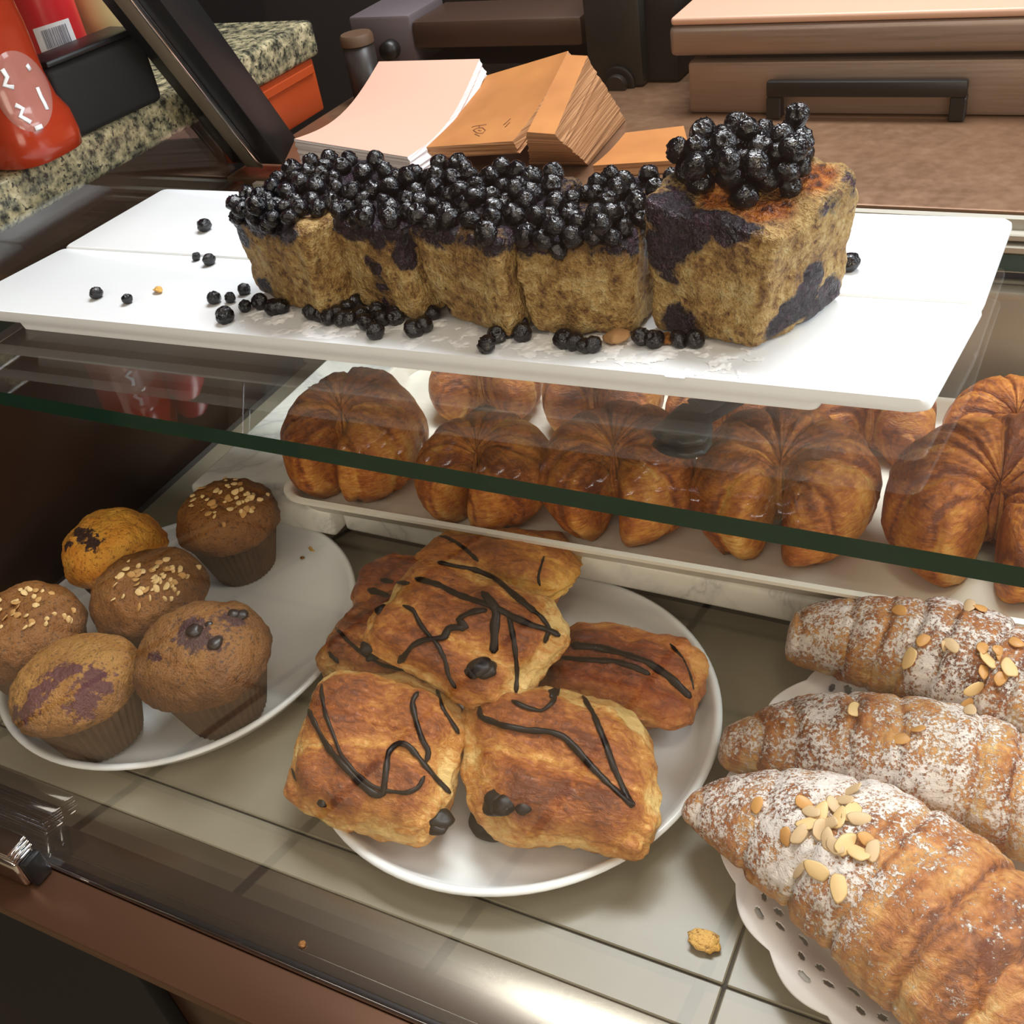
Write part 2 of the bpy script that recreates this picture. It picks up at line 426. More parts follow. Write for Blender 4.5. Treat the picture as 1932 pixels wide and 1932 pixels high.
boxo('deck_bed', -0.82, 0.5, 0.272, 0.9, -0.03, -0.0022, M['grout'], 0, case)
boxo('end_wall', -0.815, -0.795, 0.24, 0.86, -0.002, 0.222, M['casewall'], 0.001, case)
M['tracksteel'] = mat('pale_track_steel', srgb(184, 180, 168), 0.4, 0.1)
# back of the case: steel panel with sliding-door track
boxo('back_panel', -0.79, 0.5, 0.862, 0.872, 0.0, 0.158, M['tracksteel'], 0.0005, case)
bm = bmesh.new()
box(bm, -0.79, 0.5, 0.845, 0.872, 0.1585, 0.166, 0.002, 2)
box(bm, -0.79, 0.5, 0.857, 0.872, 0.1665, 0.1695, 0.001, 1)
box(bm, -0.79, 0.5, 0.848, 0.872, 0.181, 0.1865, 0.001, 1)
box(bm, -0.79, 0.5, 0.85, 0.872, 0.188, 0.1925, 0.001, 1)
box(bm, -0.79, 0.5, 0.852, 0.872, 0.195, 0.201, 0.001, 1)
box(bm, -0.79, 0.5, 0.855, 0.872, 0.204, 0.2095, 0.001, 1)
box(bm, -0.79, 0.5, 0.8645, 0.872, 0.1695, 0.218, 0, 1)
autosmooth(finish('door_track', bm, M['tracksteel'], case))
boxo('track_gap', -0.79, 0.5, 0.860, 0.8643, 0.17, 0.1808, mat('navy_rubber_seal', srgb(28, 30, 52), 0.5), 0.0005, case)
# sloping front pane
bm = bmesh.new(); ang = math.radians(9)
box(bm, -0.815, 0.5, -0.003, 0.003, 0.0, 0.9, 0.0, 1)
bm.transform(Matrix.Translation((0, 0.2216, 0.0014)) @ Matrix.Rotation(-ang, 4, 'X'))
finish('front_glass', bm, M['pane'], case, smooth=False)
bm = bmesh.new()
box(bm, -0.808, -0.802, 0.27, 0.86, 0.2235, 0.30)
finish('end_glass', bm, M['glass'], case, smooth=False)
c0 = at(66, 405, 0.245)
boxo('glass_clip', -0.8015, -0.775, c0.y - 0.012, c0.y + 0.012, 0.224, 0.238, M['black'], 0.003, case)
# rear upright leaning towards the front
def post_part(name, x0, x1, d0, d1, m):
    b0 = Vector((-0.79, 0.895, 0.237)); b1 = Vector((-0.79, 0.70, 0.60))
    ax = (b1 - b0).normalized(); nrm = Vector((0, -ax.z, ax.y))
    bm = bmesh.new()
    def q(b): return [b + Vector((x0, 0, 0)) + nrm * d0, b + Vector((x1, 0, 0)) + nrm * d0, b + Vector((x1, 0, 0)) + nrm * d1, b + Vector((x0, 0, 0)) + nrm * d1]
    hexa(bm, q(b0), q(b1), 0.0015)
    return autosmooth(finish(name, bm, m, case))
post_part('upright_post', -0.037, 0.032, -0.024, 0.012, M['darkpost'])
post_part('post_trim', -0.016, 0.004, 0.0125, 0.017, M['steelpost'])
post_part('post_bead', 0.0045, 0.0065, 0.0125, 0.0185, M['chrome'])

# chrome clamp holding the front pane
cl = thing('glass_clamp', 'ribbed chrome clamp gripping the front glass on the bronze rail', 'clamp', (-0.6, 0.22, 0.0))
bm = bmesh.new(); box(bm, -0.72, -0.562, 0.199, 0.2165, 0.0003, 0.026, 0.003, 3)
autosmooth(finish('clamp_body', bm, M['chrome'], cl))
for k in range(3):
    bm = bmesh.new(); box(bm, -0.72, -0.561 - 0.001 * k, 0.2, 0.2165, 0.0265 + 0.0035 * k, 0.0292 + 0.0035 * k, 0.0008, 2)
    autosmooth(finish('rib', bm, M['chrome'], cl))
bm = bmesh.new(); box(bm, -0.5618, -0.555, 0.202, 0.2165, 0.0003, 0.024, 0.002, 2)
autosmooth(finish('end_cap', bm, M['darkpost'], cl))

# glass shelf
bm = bmesh.new(); box(bm, -0.775, 0.5, 0.416, 0.735, 0.2380, 0.25, 0.0)
bm.faces.ensure_lookup_table()
for f in bm.faces:
    if abs(f.normal.z) < 0.5: f.material_index = 1
sh = finish('glass_shelf', bm, [M['glass'], M['glass_edge']], smooth=False)
tag(sh, 'thick clear glass shelf with dark green front edge above the croissant tray', 'shelf')

# ------------------------------------------------------------------ marble slabs, tray
def slab(x0, x1, label, f0=0.577):
    bm = box(bmesh.new(), x0, x1, f0, 0.845, 0.022, 0.05, 0.005, 3)
    o = autosmooth(finish('marble_slab', bm, M['marble']))
    return tag(o, label, 'marble slab', 'marble slabs under the croissant tray')
slab(-0.703, -0.541, 'leftmost white marble slab, its bare corner showing left of the croissant tray', 0.566)
slab(-0.539, -0.105, 'long middle white marble slab behind the chocolate pastry plate')
slab(-0.103, 0.4, 'white marble slab at right behind the almond croissants')
o = boxo('gap_shade_riser', -0.690, 0.39, 0.597, 0.842, 0.0002, 0.0218, M['blackmatte'], 0.001)  # black block put in to darken the gap below the slabs like shade
tag(o, 'long black riser block added as shade for the gap under the white marble slabs', 'block')

def tray():
    root_loc = Vector((-0.272, 0.691, 0.0505))
    w, d = 0.634, 0.262; rot = math.radians(2.0)
    def rr(hw, hd, r, z):
        return [p for p in rounded_poly([(-hw, -hd, z), (hw, -hd, z), (hw, hd, z), (-hw, hd, z)], r, 8)]
    bm = bmesh.new()
    hw, hd = w / 2, d / 2
    rings = [rr(hw - 0.02, hd - 0.02, 0.02, 0.004), rr(hw - 0.012, hd - 0.012, 0.024, 0.007), rr(hw - 0.007, hd - 0.007, 0.028, 0.021), rr(hw - 0.004, hd - 0.004, 0.030, 0.0235),
             rr(hw, hd, 0.032, 0.0225), rr(hw, hd, 0.032, 0.0195), rr(hw - 0.004, hd - 0.004, 0.029, 0.018), rr(hw - 0.014, hd - 0.014, 0.024, 0.002), rr(hw - 0.02, hd - 0.02, 0.022, 0.0)]
    loft(bm, rings); bmesh.ops.recalc_face_normals(bm, faces=bm.faces)
    bm.transform(Matrix.Translation(root_loc) @ Matrix.Rotation(rot, 4, 'Z'))
    o = autosmooth(finish('serving_tray', bm, M['traypl']), 50)
    tag(o, 'long cream plastic tray with low rim holding the croissants', 'tray')
tray()

# ------------------------------------------------------------------ plates
PROF = [(0.0, 0.006), (0.126, 0.006), (0.138, 0.0085), (0.1455, 0.0185), (0.1475, 0.0205), (0.150, 0.0212), (0.1525, 0.020), (0.1522, 0.0185), (0.146, 0.012), (0.138, 0.0025), (0.125, 0.0), (0.0, 0.0)]
def plate(c, label, s=1.0):
    bm = lathe(bmesh.new(), [(r * s, z) for r, z in PROF], 96)
    bm.transform(Matrix.Translation((c[0], c[1], 0.0003)))
    return tag(finish('dinner_plate', bm, M['ceramic'], origin=(c[0], c[1], 0.0003)), label, 'plate', 'round white plates on the deck')
plate((-0.612, 0.430), 'round white plate under the muffins', 0.985)
plate((-0.303, 0.4355), 'round white plate under the chocolate drizzled pastries', 0.975)
plate((0.008, 0.4405), 'round white plate under the almond croissants and doily', 0.975)

# ------------------------------------------------------------------ platters on the shelf
def prism(name, pts, z0, z1, r, m, label, cat, group=None, foot=True):
    bm = bmesh.new()
    c = sum((Vector((p[0], p[1], 0)) for p in pts), Vector()) / len(pts)
    def ring(z, ins):
        q = [Vector((p[0], p[1], 0)) for p in pts]
        q = [v + (c - v).normalized() * ins for v in q]
        return [Vector((v.x, v.y, z)) for v in rounded_poly(q, r, 6)]
    rings = [ring(0.2502, 0.062), ring(z0 - 0.0015, 0.058), ring(z0, 0.006), ring(z0 + 0.002, 0.0008), ring((z0 + z1) / 2, 0.0), ring(z1 - 0.0015, 0.0006), ring(z1, 0.003)]
    loft(bm, rings); bmesh.ops.recalc_face_normals(bm, faces=bm.faces)
    o = autosmooth(finish(name, bm, m), 50)
    return tag(o, label, cat, group)
prism('platter', [(-0.795, 0.486), (-0.052, 0.514), (-0.040, 0.6245), (-0.779, 0.5965)], 0.261, 0.27, 0.006, M['platter'],
      'front white rectangular platter with loose blueberries along its left part', 'platter', 'white platters on the glass shelf')
prism('platter', [(-0.776, 0.5962), (-0.0405, 0.6243), (-0.037, 0.744), (-0.771, 0.722)], 0.262, 0.2718, 0.006, M['platter'],
      'rear white rectangular platter behind the cake row, slightly higher', 'platter', 'white platters on the glass shelf')
# ------------------------------------------------------------------ pastry builders
def set_attr(o, name, vals):
    a = o.data.attributes.new(name, 'FLOAT', 'POINT')
    a.data.foreach_set('value', vals)
def croissant_mesh(Rp, arc, rmax, S, seed, tipr=0.3, zs=1.0, nu=132, nv=40, step=0.10, sugar=None, power=0.6, asym=0.0):
    """curled tapered roll with stepped wraps; opens towards -Y; returns bm, bake list, sugar list"""
    rnd = random.Random(seed); off = Vector((rnd.random() * 50, rnd.random() * 50, rnd.random() * 50))
    bm = bmesh.new(); bake = []; sug = []
    rings = []
    segs = {}
    for side in (-1, 1):
        edges = [rnd.uniform(0.10, 0.20) + asym * side]
        while edges[-1] < 1.05: edges.append(edges[-1] + 2 / S * rnd.uniform(0.65, 1.35))
        segs[side] = (edges, [rnd.uniform(-1, 1) for _ in range(len(edges) + 1)])
    mid_off = rnd.uniform(-1, 1)
    for i in range(nu + 1):
        u = i / nu; t = (u - 0.5) * 2
        th = PI / 2 - t * arc / 2
        env = tipr + (1 - tipr) * max(0.0, math.cos(t * PI / 2)) ** power
        cap = min(1.0, math.sqrt(max(0.0, 1 - max(0, (abs(t) - 0.94) / 0.06) ** 2)) + 0.02)
        ring = []
        for j in range(nv):
            v = 2 * PI * j / nv
            cv, sv = math.cos(v), math.sin(v)
            nz = fbm(Vector((t * 3, cv * 1.2, sv * 1.2)) + off, 3) * 0.10
            q = abs(t) + nz * 0.22 + 0.05 * math.sin(v + (1.3 if t > 0 else -0.6)) + 0.018 * mnoise.noise(Vector((t * 4, cv * 5, sv * 5)) + off)
            edges, offs = segs[1 if t > 0 else -1]
            idx = 0
            while idx < len(edges) - 1 and q > edges[idx]: idx += 1
            e0 = edges[idx - 1] if idx else -edges[0]; e1 = edges[idx]
            fr = (q - e0) / (e1 - e0); so = offs[idx] if idx else mid_off
            wd = (e1 - e0)
            gr = math.exp(-(min(abs(q - e0) if idx else 9, abs(e1 - q)) / 0.020) ** 2)
            stri = mnoise.noise(Vector((t * 26, cv * 1.1, sv * 1.1)) + off) + 0.6 * mnoise.noise(Vector((t * 60, cv * 2.0, sv * 2.0)) + off)
            saw = sstep(0.0, 0.6, fr)
            r = rmax * env * cap * (1 - step * 0.4 + step * 0.5 * (fr - 0.5) + 0.025 * so - step * 0.75 * gr + stri * 0.013 + nz * 0.6)
            fine = fbm(Vector((t * 10, cv * 4, sv * 4)) * 1.5 + off, 4) * 0.025
            r *= 1 + fine
            rad = r * cv; zz = r * sv * zs
            cx = Rp * math.cos(th); cy = Rp * math.sin(th)
            p = Vector((cx + rad * math.cos(th), cy + rad * math.sin(th), zz + rmax * zs * 0.86 * (0.12 + 0.88 * env * cap)))
            lim = rmax * zs * 0.05
            if p.z < lim: p.z = lim * 0.3 + (p.z - lim) * 0.06
            ring.append(p)
            b = 0.34 + 0.20 * saw + 0.14 * so + 0.20 * max(0, sv) - 0.26 * (1 - sstep(0.0, 0.16, fr)) + 0.30 * gr + stri * 0.24 + nz * 1.2
            bake.append(max(0.02, min(0.98, b)))
            sug.append(sugar(t, sv, p, off) if sugar else 0)
        rings.append(ring)
    loft(bm, rings); bmesh.ops.recalc_face_normals(bm, faces=bm.faces)
    return bm, bake, sug
def lift(bm):
    z = min(v.co.z for v in bm.verts)
    for v in bm.verts: v.co.z -= z

# ---- plain croissants on the tray
TRAYZ = 0.0552
cros = []
def croissant(x, y, rz, Rp, arc, rmax, S, seed, label, zs=1.0, tilt=0.0, z=TRAYZ, group='plain croissants on the cream tray', asym=0.0, **kw):
    bm, bake, sug = croissant_mesh(Rp, arc, rmax, S, seed, zs=zs, asym=asym, **kw)
    bm.transform(Matrix.Rotation(tilt, 4, 'X')); lift(bm)
    o = finish('croissant', bm, M['croissant'], local=True)
    o.location = (x, y, z); o.rotation_euler = (0, 0, rz)
    set_attr(o, 'bake', bake)
    cros.append(o)
    return tag(o, label, 'croissant', group)
R = math.radians
croissant(-0.538, 0.616, R(2), 0.029, R(336), 0.043, 10, 11, 'curled croissant at the left end of the cream tray, front row', zs=1.14, tipr=0.56)
croissant(-0.406, 0.612, R(-4), 0.028, R(338), 0.037, 9, 12, 'second croissant from the left in the front row on the tray', zs=1.04, tipr=0.6)
croissant(-0.290, 0.626, R(5), 0.029, R(330), 0.039, 9, 13, 'middle croissant of the front row, left of the black tongs', zs=1.2, tipr=0.6)
croissant(-0.164, 0.642, R(2), 0.033, R(334), 0.042, 9, 14, 'dark glazed croissant of the front row, right of the black tongs', zs=1.15, tipr=0.56)
croissant(-0.016, 0.654, R(-4), 0.037, R(330), 0.046, 11, 15, 'large dark croissant at the right end of the front row', zs=1.08, tipr=0.55)
croissant(-0.470, 0.738, R(10), 0.029, R(250), 0.037, 8, 21, 'croissant behind the two leftmost ones on the cream tray', zs=1.1)
croissant(-0.352, 0.732, R(-8), 0.029, R(250), 0.038, 8, 22, 'croissant of the rear row just under the left half of the front platter edge', zs=1.25)
croissant(-0.240, 0.744, R(0), 0.027, R(250), 0.035, 8, 23, 'rear row croissant behind the black tongs', zs=1.2)
croissant(-0.122, 0.754, R(8), 0.026, R(250), 0.034, 8, 24, 'golden croissant peeping out behind the dark glazed front one', zs=1.2)
croissant(-0.016, 0.768, R(5), 0.026, R(250), 0.036, 8, 25, 'golden croissant behind the large dark one at the right tray end', zs=0.95)

# ---- tongs lying on the croissants
tg = thing('pastry_tongs', 'black pastry tongs lying across the croissants under the white platter', 'tongs', at(1290, 815, 0.15))
a0 = at(1268, 850, 0.150); a1 = at(1315, 790, 0.155); a2 = at(1420, 735, 0.160)
a3 = a2 + (a2 - a1) * 1.2
for dz, nm in ((0, 'arm'), (0.010, 'arm')):
    o3 = Vector((0, 0, dz))
    bm = tube(bmesh.new(), [a1 + o3, a1.lerp(a2, 0.5) + o3, a2 + o3, a3 + o3], [0.012, 0.010, 0.009, 0.009], 10, 0.35)
    arm = autosmooth(finish(nm, bm, M['black'], tg), 60)
    hd = [a0.lerp(a1, t) + o3 - Vector((0, 0, 0.006 * math.sin(t * PI))) for t in (-0.12, 0.05, 0.3, 0.6, 0.9, 1.0)]
    bm = tube(bmesh.new(), hd, [0.010, 0.018, 0.021, 0.020, 0.015, 0.012], 14, 0.3)
    autosmooth(finish('jaw', bm, M['black'], arm), 60)

# ---- muffins
def muffin(px, py, zc, label, m, seed, s=1.0, tilt=(0, 0), oats=0, oat_at=(0.0, 0.0), oat_r=0.02, blobs=(), cap=1.0, over=1.0):
    rnd = random.Random(seed); s *= 1.18
    c = at(px, py, 0.060)
    base = (c.x, c.y, 0.0068 if math.hypot(c.x + 0.612, c.y - 0.430) < 0.098 else 0.0095)
    t = thing('muffin', label, 'muffin', base, (tilt[0], tilt[1], rnd.random() * 6), 'muffins on the left plate')
    # fluted wrapper
    n = 168; prof = [(0.0215, 0.0), (0.0230, 0.0008), (0.0315, 0.034), (0.0325, 0.038), (0.031, 0.0375)]
    rings = []
    for r, z in prof:
        ring = []
        for i in range(n):
            a = 2 * PI * i / n
            k = 0.0012 * math.cos(a * 42) * (0.4 + z / 0.04) + 0.0005 * math.sin(a * 3 + seed)
            ring.append(Vector(((r + k) * math.cos(a), (r + k) * math.sin(a), z)) * s)
        rings.append(ring)
    bm = bmesh.new(); loft(bm, rings); bmesh.ops.recalc_face_normals(bm, faces=bm.faces)
    finish('paper_wrapper', bm, M['wrapper'], t, local=True)
    # dome
    prof = [(0.028, 0.032)]
    R0 = 0.0385 * over
    for i in range(1, 46):
        a = -0.9 + (PI / 2 + 0.9) * i / 45
        prof.append((R0 * max(0.0, math.cos(a)) ** 0.85, 0.043 + (0.027 * cap if a > 0 else 0.009) * math.sin(a)))
    rings = []; bake = []
    off = Vector((seed * 3.1, seed * 1.7, 0))
    n = 140
    for r, z in prof:
        ring = []
        for i in range(n):
            a = 2 * PI * i / n
            p = Vector((r * math.cos(a), r * math.sin(a), z))
            d = fbm(p * 38 + off, 3) * 0.0024 + fbm(p * 140 + off, 3) * 0.0009 - max(0, mnoise.noise(p * 330 + off) - 0.25) * 0.0018
            nn = Vector((p.x, p.y, (z - 0.035) * 1.2)).normalized()
            p = p + nn * d
            ring.append(p * s); bake.append(0.30 + 0.35 * (1 - min(1, abs(z - 0.045) / 0.02)) + fbm(p * 60 + off, 2) * 0.2)
        rings.append(ring)
    bm = bmesh.new(); loft(bm, rings); bmesh.ops.recalc_face_normals(bm, faces=bm.faces)
    dome = finish('muffin_top', bm, m, t, local=True)
    set_attr(dome, 'bake', bake)
    bmw = bmesh.new(); bmw.from_mesh(dome.data); bmw.transform(wm(dome)); bvh = BVHTree.FromBMesh(bmw)
    st = [0.0] * len(dome.data.vertices)
    for (bx, by, br) in blobs:
        h = bvh.ray_cast(CAM_POS, ray(bx, by))[0]
        if h is None: continue
        for i, v in enumerate(bmw.verts):
            dd = (v.co - h).length / br
            if dd < 1.5: st[i] = max(st[i], 1 - dd * 0.62)
    set_attr(dome, 'stain', st)
    bmw.free()
    if oats:
        cpx, cpy = oat_at
        placed = 0
        for k in range(oats * 3):
            if placed >= oats: break
            q = math.sqrt(rnd.random()) * (1 if k % 6 else 1.6); a = rnd.random() * 2 * PI
            h, nrm, _, _ = bvh.ray_cast(CAM_POS, ray(cpx + oat_r * 1.35 * q * math.cos(a) + oat_r * 0.25 * q * math.sin(a), cpy + oat_r * 0.62 * q * math.sin(a)))
            if h is None: continue
            placed += 1
            add_flake(dome, t, 'oat_flake', h, nrm, rnd, OAT[rnd.randrange(4)], rnd.uniform(0.75, 1.25))
    return t
def flake_mesh(name, a, b, th, m, seed, curl=0.15):
    rnd = random.Random(seed); bm = bmesh.new(); n = 16
    rows = []
    for z, ins in ((0, 0.82), (th * 0.5, 1.0), (th, 0.85)):
        rows.append([Vector((a * ins * math.cos(2 * PI * i / n) * (1 + 0.12 * math.sin(3 * 2 * PI * i / n + seed)), b * ins * math.sin(2 * PI * i / n) * (1 + 0.1 * math.cos(2 * 2 * PI * i / n + seed)), z + curl * (math.cos(2 * PI * i / n) ** 2) * a * 0.6)) for i in range(n)])
    loft(bm, rows); bmesh.ops.recalc_face_normals(bm, faces=bm.faces)
    me = bpy.data.meshes.new(name)
    for f in bm.faces: f.smooth = True
    bm.to_mesh(me); bm.free(); me.materials.append(m); return me
OAT = [flake_mesh('oat_flake', 0.0032, 0.0024, 0.0008, M['oat'], 1), flake_mesh('oat_flake', 0.0026, 0.0021, 0.0008, M['oat'], 2),
       flake_mesh('oat_flake', 0.0036, 0.0025, 0.0008, M['oatd'], 3), flake_mesh('oat_flake', 0.0022, 0.0018, 0.0008, M['oat'], 4)]
ALM = [flake_mesh('almond_flake', 0.0085, 0.0052, 0.0009, M['almond'], 5, 0.08), flake_mesh('almond_flake', 0.0072, 0.0046, 0.0009, M['almond2'], 6, 0.12), flake_mesh('almond_flake', 0.0058, 0.0044, 0.0009, M['almond3'], 7, 0.05)]
def add_flake(surf, parent, name, h, nrm, rnd, me, s):
    o = bpy.data.objects.new(name, me); COL.objects.link(o); o.parent = parent
    n = (nrm + Vector((rnd.uniform(-.3, .3), rnd.uniform(-.3, .3), rnd.uniform(-.2, .3)))).normalized()
    q = n.to_track_quat('Z', 'Y').to_matrix().to_4x4() @ Matrix.Rotation(rnd.random() * 6.28, 4, 'Z') @ Matrix.Scale(s, 4)
    w = Matrix.Translation(h + nrm * 0.0004) @ q
    o.matrix_basis = wm(parent).inverted() @ w
    return o
muffin(430, 982, 0, 'oat topped brown muffin at the back right of the left plate', M['muffin_oat'], 1, 1.0, oats=48, oat_at=(425, 937), oat_r=62)
muffin(217, 1040, 0, 'orange coloured muffin with a dark smudge at the back left', M['muffin_lemon'], 2, 0.97, blobs=((150, 1003, 0.008), (160, 1008, 0.008), (170, 1016, 0.008), (177, 1026, 0.008), (145, 1000, 0.006), (128, 1030, 0.006)), cap=1.15)
muffin(283, 1128, 0, 'oat topped brown muffin in the middle of the muffin plate', M['muffin_oat'], 3, 1.04, oats=52, oat_at=(285, 1095), oat_r=58)
muffin(56, 1208, 0, 'oat topped muffin cut off by the left picture edge', M['muffin_oat'], 4, 1.06, oats=40, oat_at=(55, 1148), oat_r=62)
muffin(150, 1300, 0, 'pale muffin with purple berry patches at the front of the plate', M['muffin_berry'], 5, 1.08, blobs=((80, 1300, 0.012), (50, 1340, 0.011), (115, 1268, 0.011), (140, 1262, 0.008), (178, 1282, 0.013), (155, 1325, 0.013), (65, 1320, 0.010), (30, 1350, 0.008), (165, 1345, 0.008), (195, 1295, 0.008)), cap=0.72)
mf = muffin(392, 1254, 0, 'brown muffin with dark berry pieces on its split top, front right', M['muffin_choc'], 6, 1.1, blobs=((365, 1185, 0.014), (405, 1215, 0.010), (372, 1205, 0.012), (290, 1240, 0.007), (440, 1165, 0.012), (350, 1200, 0.010)), cap=0.95, over=1.03)
def dark_bit(parent, surf_name, px, py, r, name='berry_piece', m=None):
    s = [c for c in parent.children if c.name.startswith(surf_name)][0]
    b = bmesh.new(); b.from_mesh(s.data); b.transform(wm(s)); bv = BVHTree.FromBMesh(b); b.free()
    h = bv.ray_cast(CAM_POS, ray(px, py))[0]
    if h is None: return
    bm = bmesh.new(); bmesh.ops.create_icosphere(bm, subdivisions=3, radius=r)
    for v in bm.verts: v.co *= 1 + 0.25 * fbm(v.co * 150 + h * 50, 2); v.co.z *= 0.6
    bm.transform(Matrix.Translation(h)); finish(name, bm, m or M['raisin'], parent)
for p in ((367, 1190, 0.006), (406, 1212, 0.006), (393, 1178, 0.003), (455, 1160, 0.005), (440, 1158, 0.0045)):
    dark_bit(mf, 'muffin_top', *p)

# ---- chocolate drizzled pastries
chocs = []
def pastry(name, label, c, size, rz, tilt=(0, 0), m='choccrust', seed=0, rolls=2, ridge=0.05, twist=0.0, group='chocolate drizzled pastries on the middle plate'):
    a, b, h = size
    off = Vector((seed * 7.3, seed * 3.7, seed))
    bm = bmesh.new(); bmesh.ops.create_cube(bm, size=2)
    bmesh.ops.subdivide_edges(bm, edges=bm.edges[:], cuts=30, use_grid_fill=True)
    bake = []
    for v in bm.verts:
        p = v.co.copy()
        e = 4.2
        L = (abs(p.x) ** e + abs(p.y) ** e) ** (1 / e)
        q = max(abs(p.x), abs(p.y), 1e-6)
        if L > 1e-6:
            f = q / L
            x, y = p.x * f, p.y * f
        else: x, y = p.x, p.y
        rr = min(1.0, max(abs(p.x), abs(p.y)))
        # pillow height: rounded towards the rim
        top = math.sqrt(max(0.0, 1 - rr ** 3.2)) * 0.62 + 0.38
        z = p.z * top if p.z > 0 else p.z * (0.55 + 0.45 * top)
        # sides bulge
        side = 1 - 0.10 * p.z * p.z - (0.07 if p.z < -0.5 else 0)
        x *= side; y *= side
        # rolled layers across x: steps along y
        k = (y + 1) * 0.5 * rolls + 0.12 * math.sin(x * 2 + seed) + 0.25
        fr = k - math.floor(k)
        lip = sstep(0, 0.55, fr) * (1 - sstep(0.80, 1.0, fr))
        if p.z > 0: z += ridge * 3.2 * (lip - 0.5) * (1 - 0.5 * rr)
        lay = math.sin(z * 16 + fbm(Vector((x * 2, y * 2, z * 2)) + off, 2) * 5) * 0.016 * sstep(0.55, 0.95, rr)
        P = Vector((x * a * (1 + lay), y * b * (1 + lay), z * h))
        nz = fbm(Vector((x * 1.6, y * 1.6, z)) + off, 4)
        P += Vector((x, y, z)).normalized() * (nz * 0.0055)
        P += Vector((x, y, z)).normalized() * fbm(P * 120 + off, 3) * 0.0010
        P.x += twist * P.y
        bk = 0.40 + 0.16 * lip + 0.22 * max(0, z) * top - 0.30 * sstep(0.9, 1.0, rr) * (1 - abs(z)) - (0.22 * (1 - sstep(0, 0.2, fr)) if p.z > 0 else 0) + nz * 0.25
        if z < -0.5: bk += 0.15
        bake.append(max(0.02, min(0.98, bk)))
        v.co = P
    bmesh.ops.recalc_face_normals(bm, faces=bm.faces)
    bm.transform(Matrix.Translation(c) @ Matrix.Rotation(rz, 4, 'Z') @ Matrix.Rotation(tilt[0], 4, 'X') @ Matrix.Rotation(tilt[1], 4, 'Y'))
    zmin = min(v.co.z for v in bm.verts)
    e = thing(name, label, 'pastry', (c[0], c[1], zmin), (0, 0, 0), group)
    bmw = bm.copy()
    o = finish('crust', bm, M[m], e)
    set_attr(o, 'bake', bake)
    chocs.append((e, BVHTree.FromBMesh(bmw))); bmw.free()
    return e
def pt(px, py, z): p = at(px, py, z); return (p.x, p.y, p.z)
pastry('pain_au_chocolat', 'golden pastry lying at the back of the middle plate, one looped drizzle', (-0.366, 0.545, 0.050), (0.066, 0.038, 0.022), R(8), (R(-8), R(0)), 'choccrust_light', 1, 1)
pastry('pain_au_chocolat', 'reddish brown pastry wedged at the back left under the top one', pt(775, 1125, 0.042), (0.045, 0.040, 0.022), R(24), (R(0), R(-4)), 'choccrust_dark', 2, 2)
pastry('pain_au_chocolat', 'pastry at the left with a dark chocolate blot, below the top one', pt(715, 1222, 0.037), (0.040, 0.038, 0.024), R(-10), (R(4), R(-4)), 'choccrust', 3, 2)
pastry('pain_au_chocolat', 'reddish pastry at the right rear with two thick chocolate stripes', (-0.236, 0.482, 0.033), (0.057, 0.042, 0.021), R(5), (R(0), R(2)), 'choccrust_dark', 5, 1)
pastry('pain_au_chocolat', 'front left pastry with a chocolate loop drawn on its top', (-0.364, 0.357, 0.042), (0.061, 0.056, 0.026), R(3), (R(14), R(-2)), 'choccrust', 4, 2, twist=-0.18)
pastry('pain_au_chocolat', 'front right pastry with a zigzag chocolate line, filling showing below', (-0.243, 0.386, 0.042), (0.063, 0.053, 0.026), R(11), (R(12), R(2)), 'choccrust', 6, 2, twist=-0.28)
pastry('pain_au_chocolat', 'topmost pastry of the pile, heavily drizzled, chocolate at its torn end', (-0.335, 0.444, 0.082), (0.069, 0.045, 0.022), R(-11), (R(20), R(5)), 'choccrust', 7, 2, twist=0.1)
def drizzle(pts, w=0.0019):
    # sample the stroke and lay it on whichever pastry surface it runs over
    dense = []
    for (x0, y0), (x1, y1) in zip(pts[:-1], pts[1:]):
        k = max(2, int(math.hypot(x1 - x0, y1 - y0) / 7))
        for i in range(k): dense.append((x0 + (x1 - x0) * i / k, y0 + (y1 - y0) * i / k))
    dense.append(pts[-1])
    run = []; cur = None
    def flush():
        if cur is not None and len(run) >= 3:
            P = [h + n * 0.0006 for h, n in run]
            P = [P[0]] + [(P[i - 1] + P[i] * 2 + P[i + 1]) / 4 for i in range(1, len(P) - 1)] + [P[-1]]
            rr = [w * (0.35 if i in (0, len(P) - 1) else 0.82 + 0.3 * mnoise.noise(P[i] * 140)) for i in range(len(P))]
            bm = tube(bmesh.new(), P, rr, 8, 0.55, [n for h, n in run])
            finish('chocolate_drizzle', bm, M['chocolate'], chocs[cur][0])
    last = None
    for (x, y) in dense:
        best = None
        for i, (e, bv) in enumerate(chocs):
            h, n, _, d = bv.ray_cast(CAM_POS, ray(x, y))
            if h is not None and (best is None or d < best[3]): best = (i, h, n, d)
        if best is None or best[0] != cur or (last is not None and (best[1] - last).length > 0.02):
            flush(); run = []; cur = best[0] if best else None
        if best: run.append((best[1], best[2])); last = best[1]
        else: last = None
    flush()
S2 = lambda L: [(500 + x * 900 / 1932, 980 + y * 900 / 1932) for x, y in L]   # strokes read at double size
drizzle(S2([(575, 140), (640, 115), (690, 68), (730, 70), (800, 110), (865, 170)]), 0.0018)
drizzle(S2([(1130, 150), (1115, 200), (1105, 240), (1115, 270)]), 0.0013)
drizzle(S2([(420, 285), (470, 300), (520, 320)]), 0.0035)
drizzle(S2([(470, 245), (520, 255), (585, 260)]), 0.0028)
drizzle(S2([(290, 440), (330, 490), (400, 550), (470, 590), (560, 610)]), 0.0018)
drizzle(S2([(260, 535), (300, 580)]), 0.003)
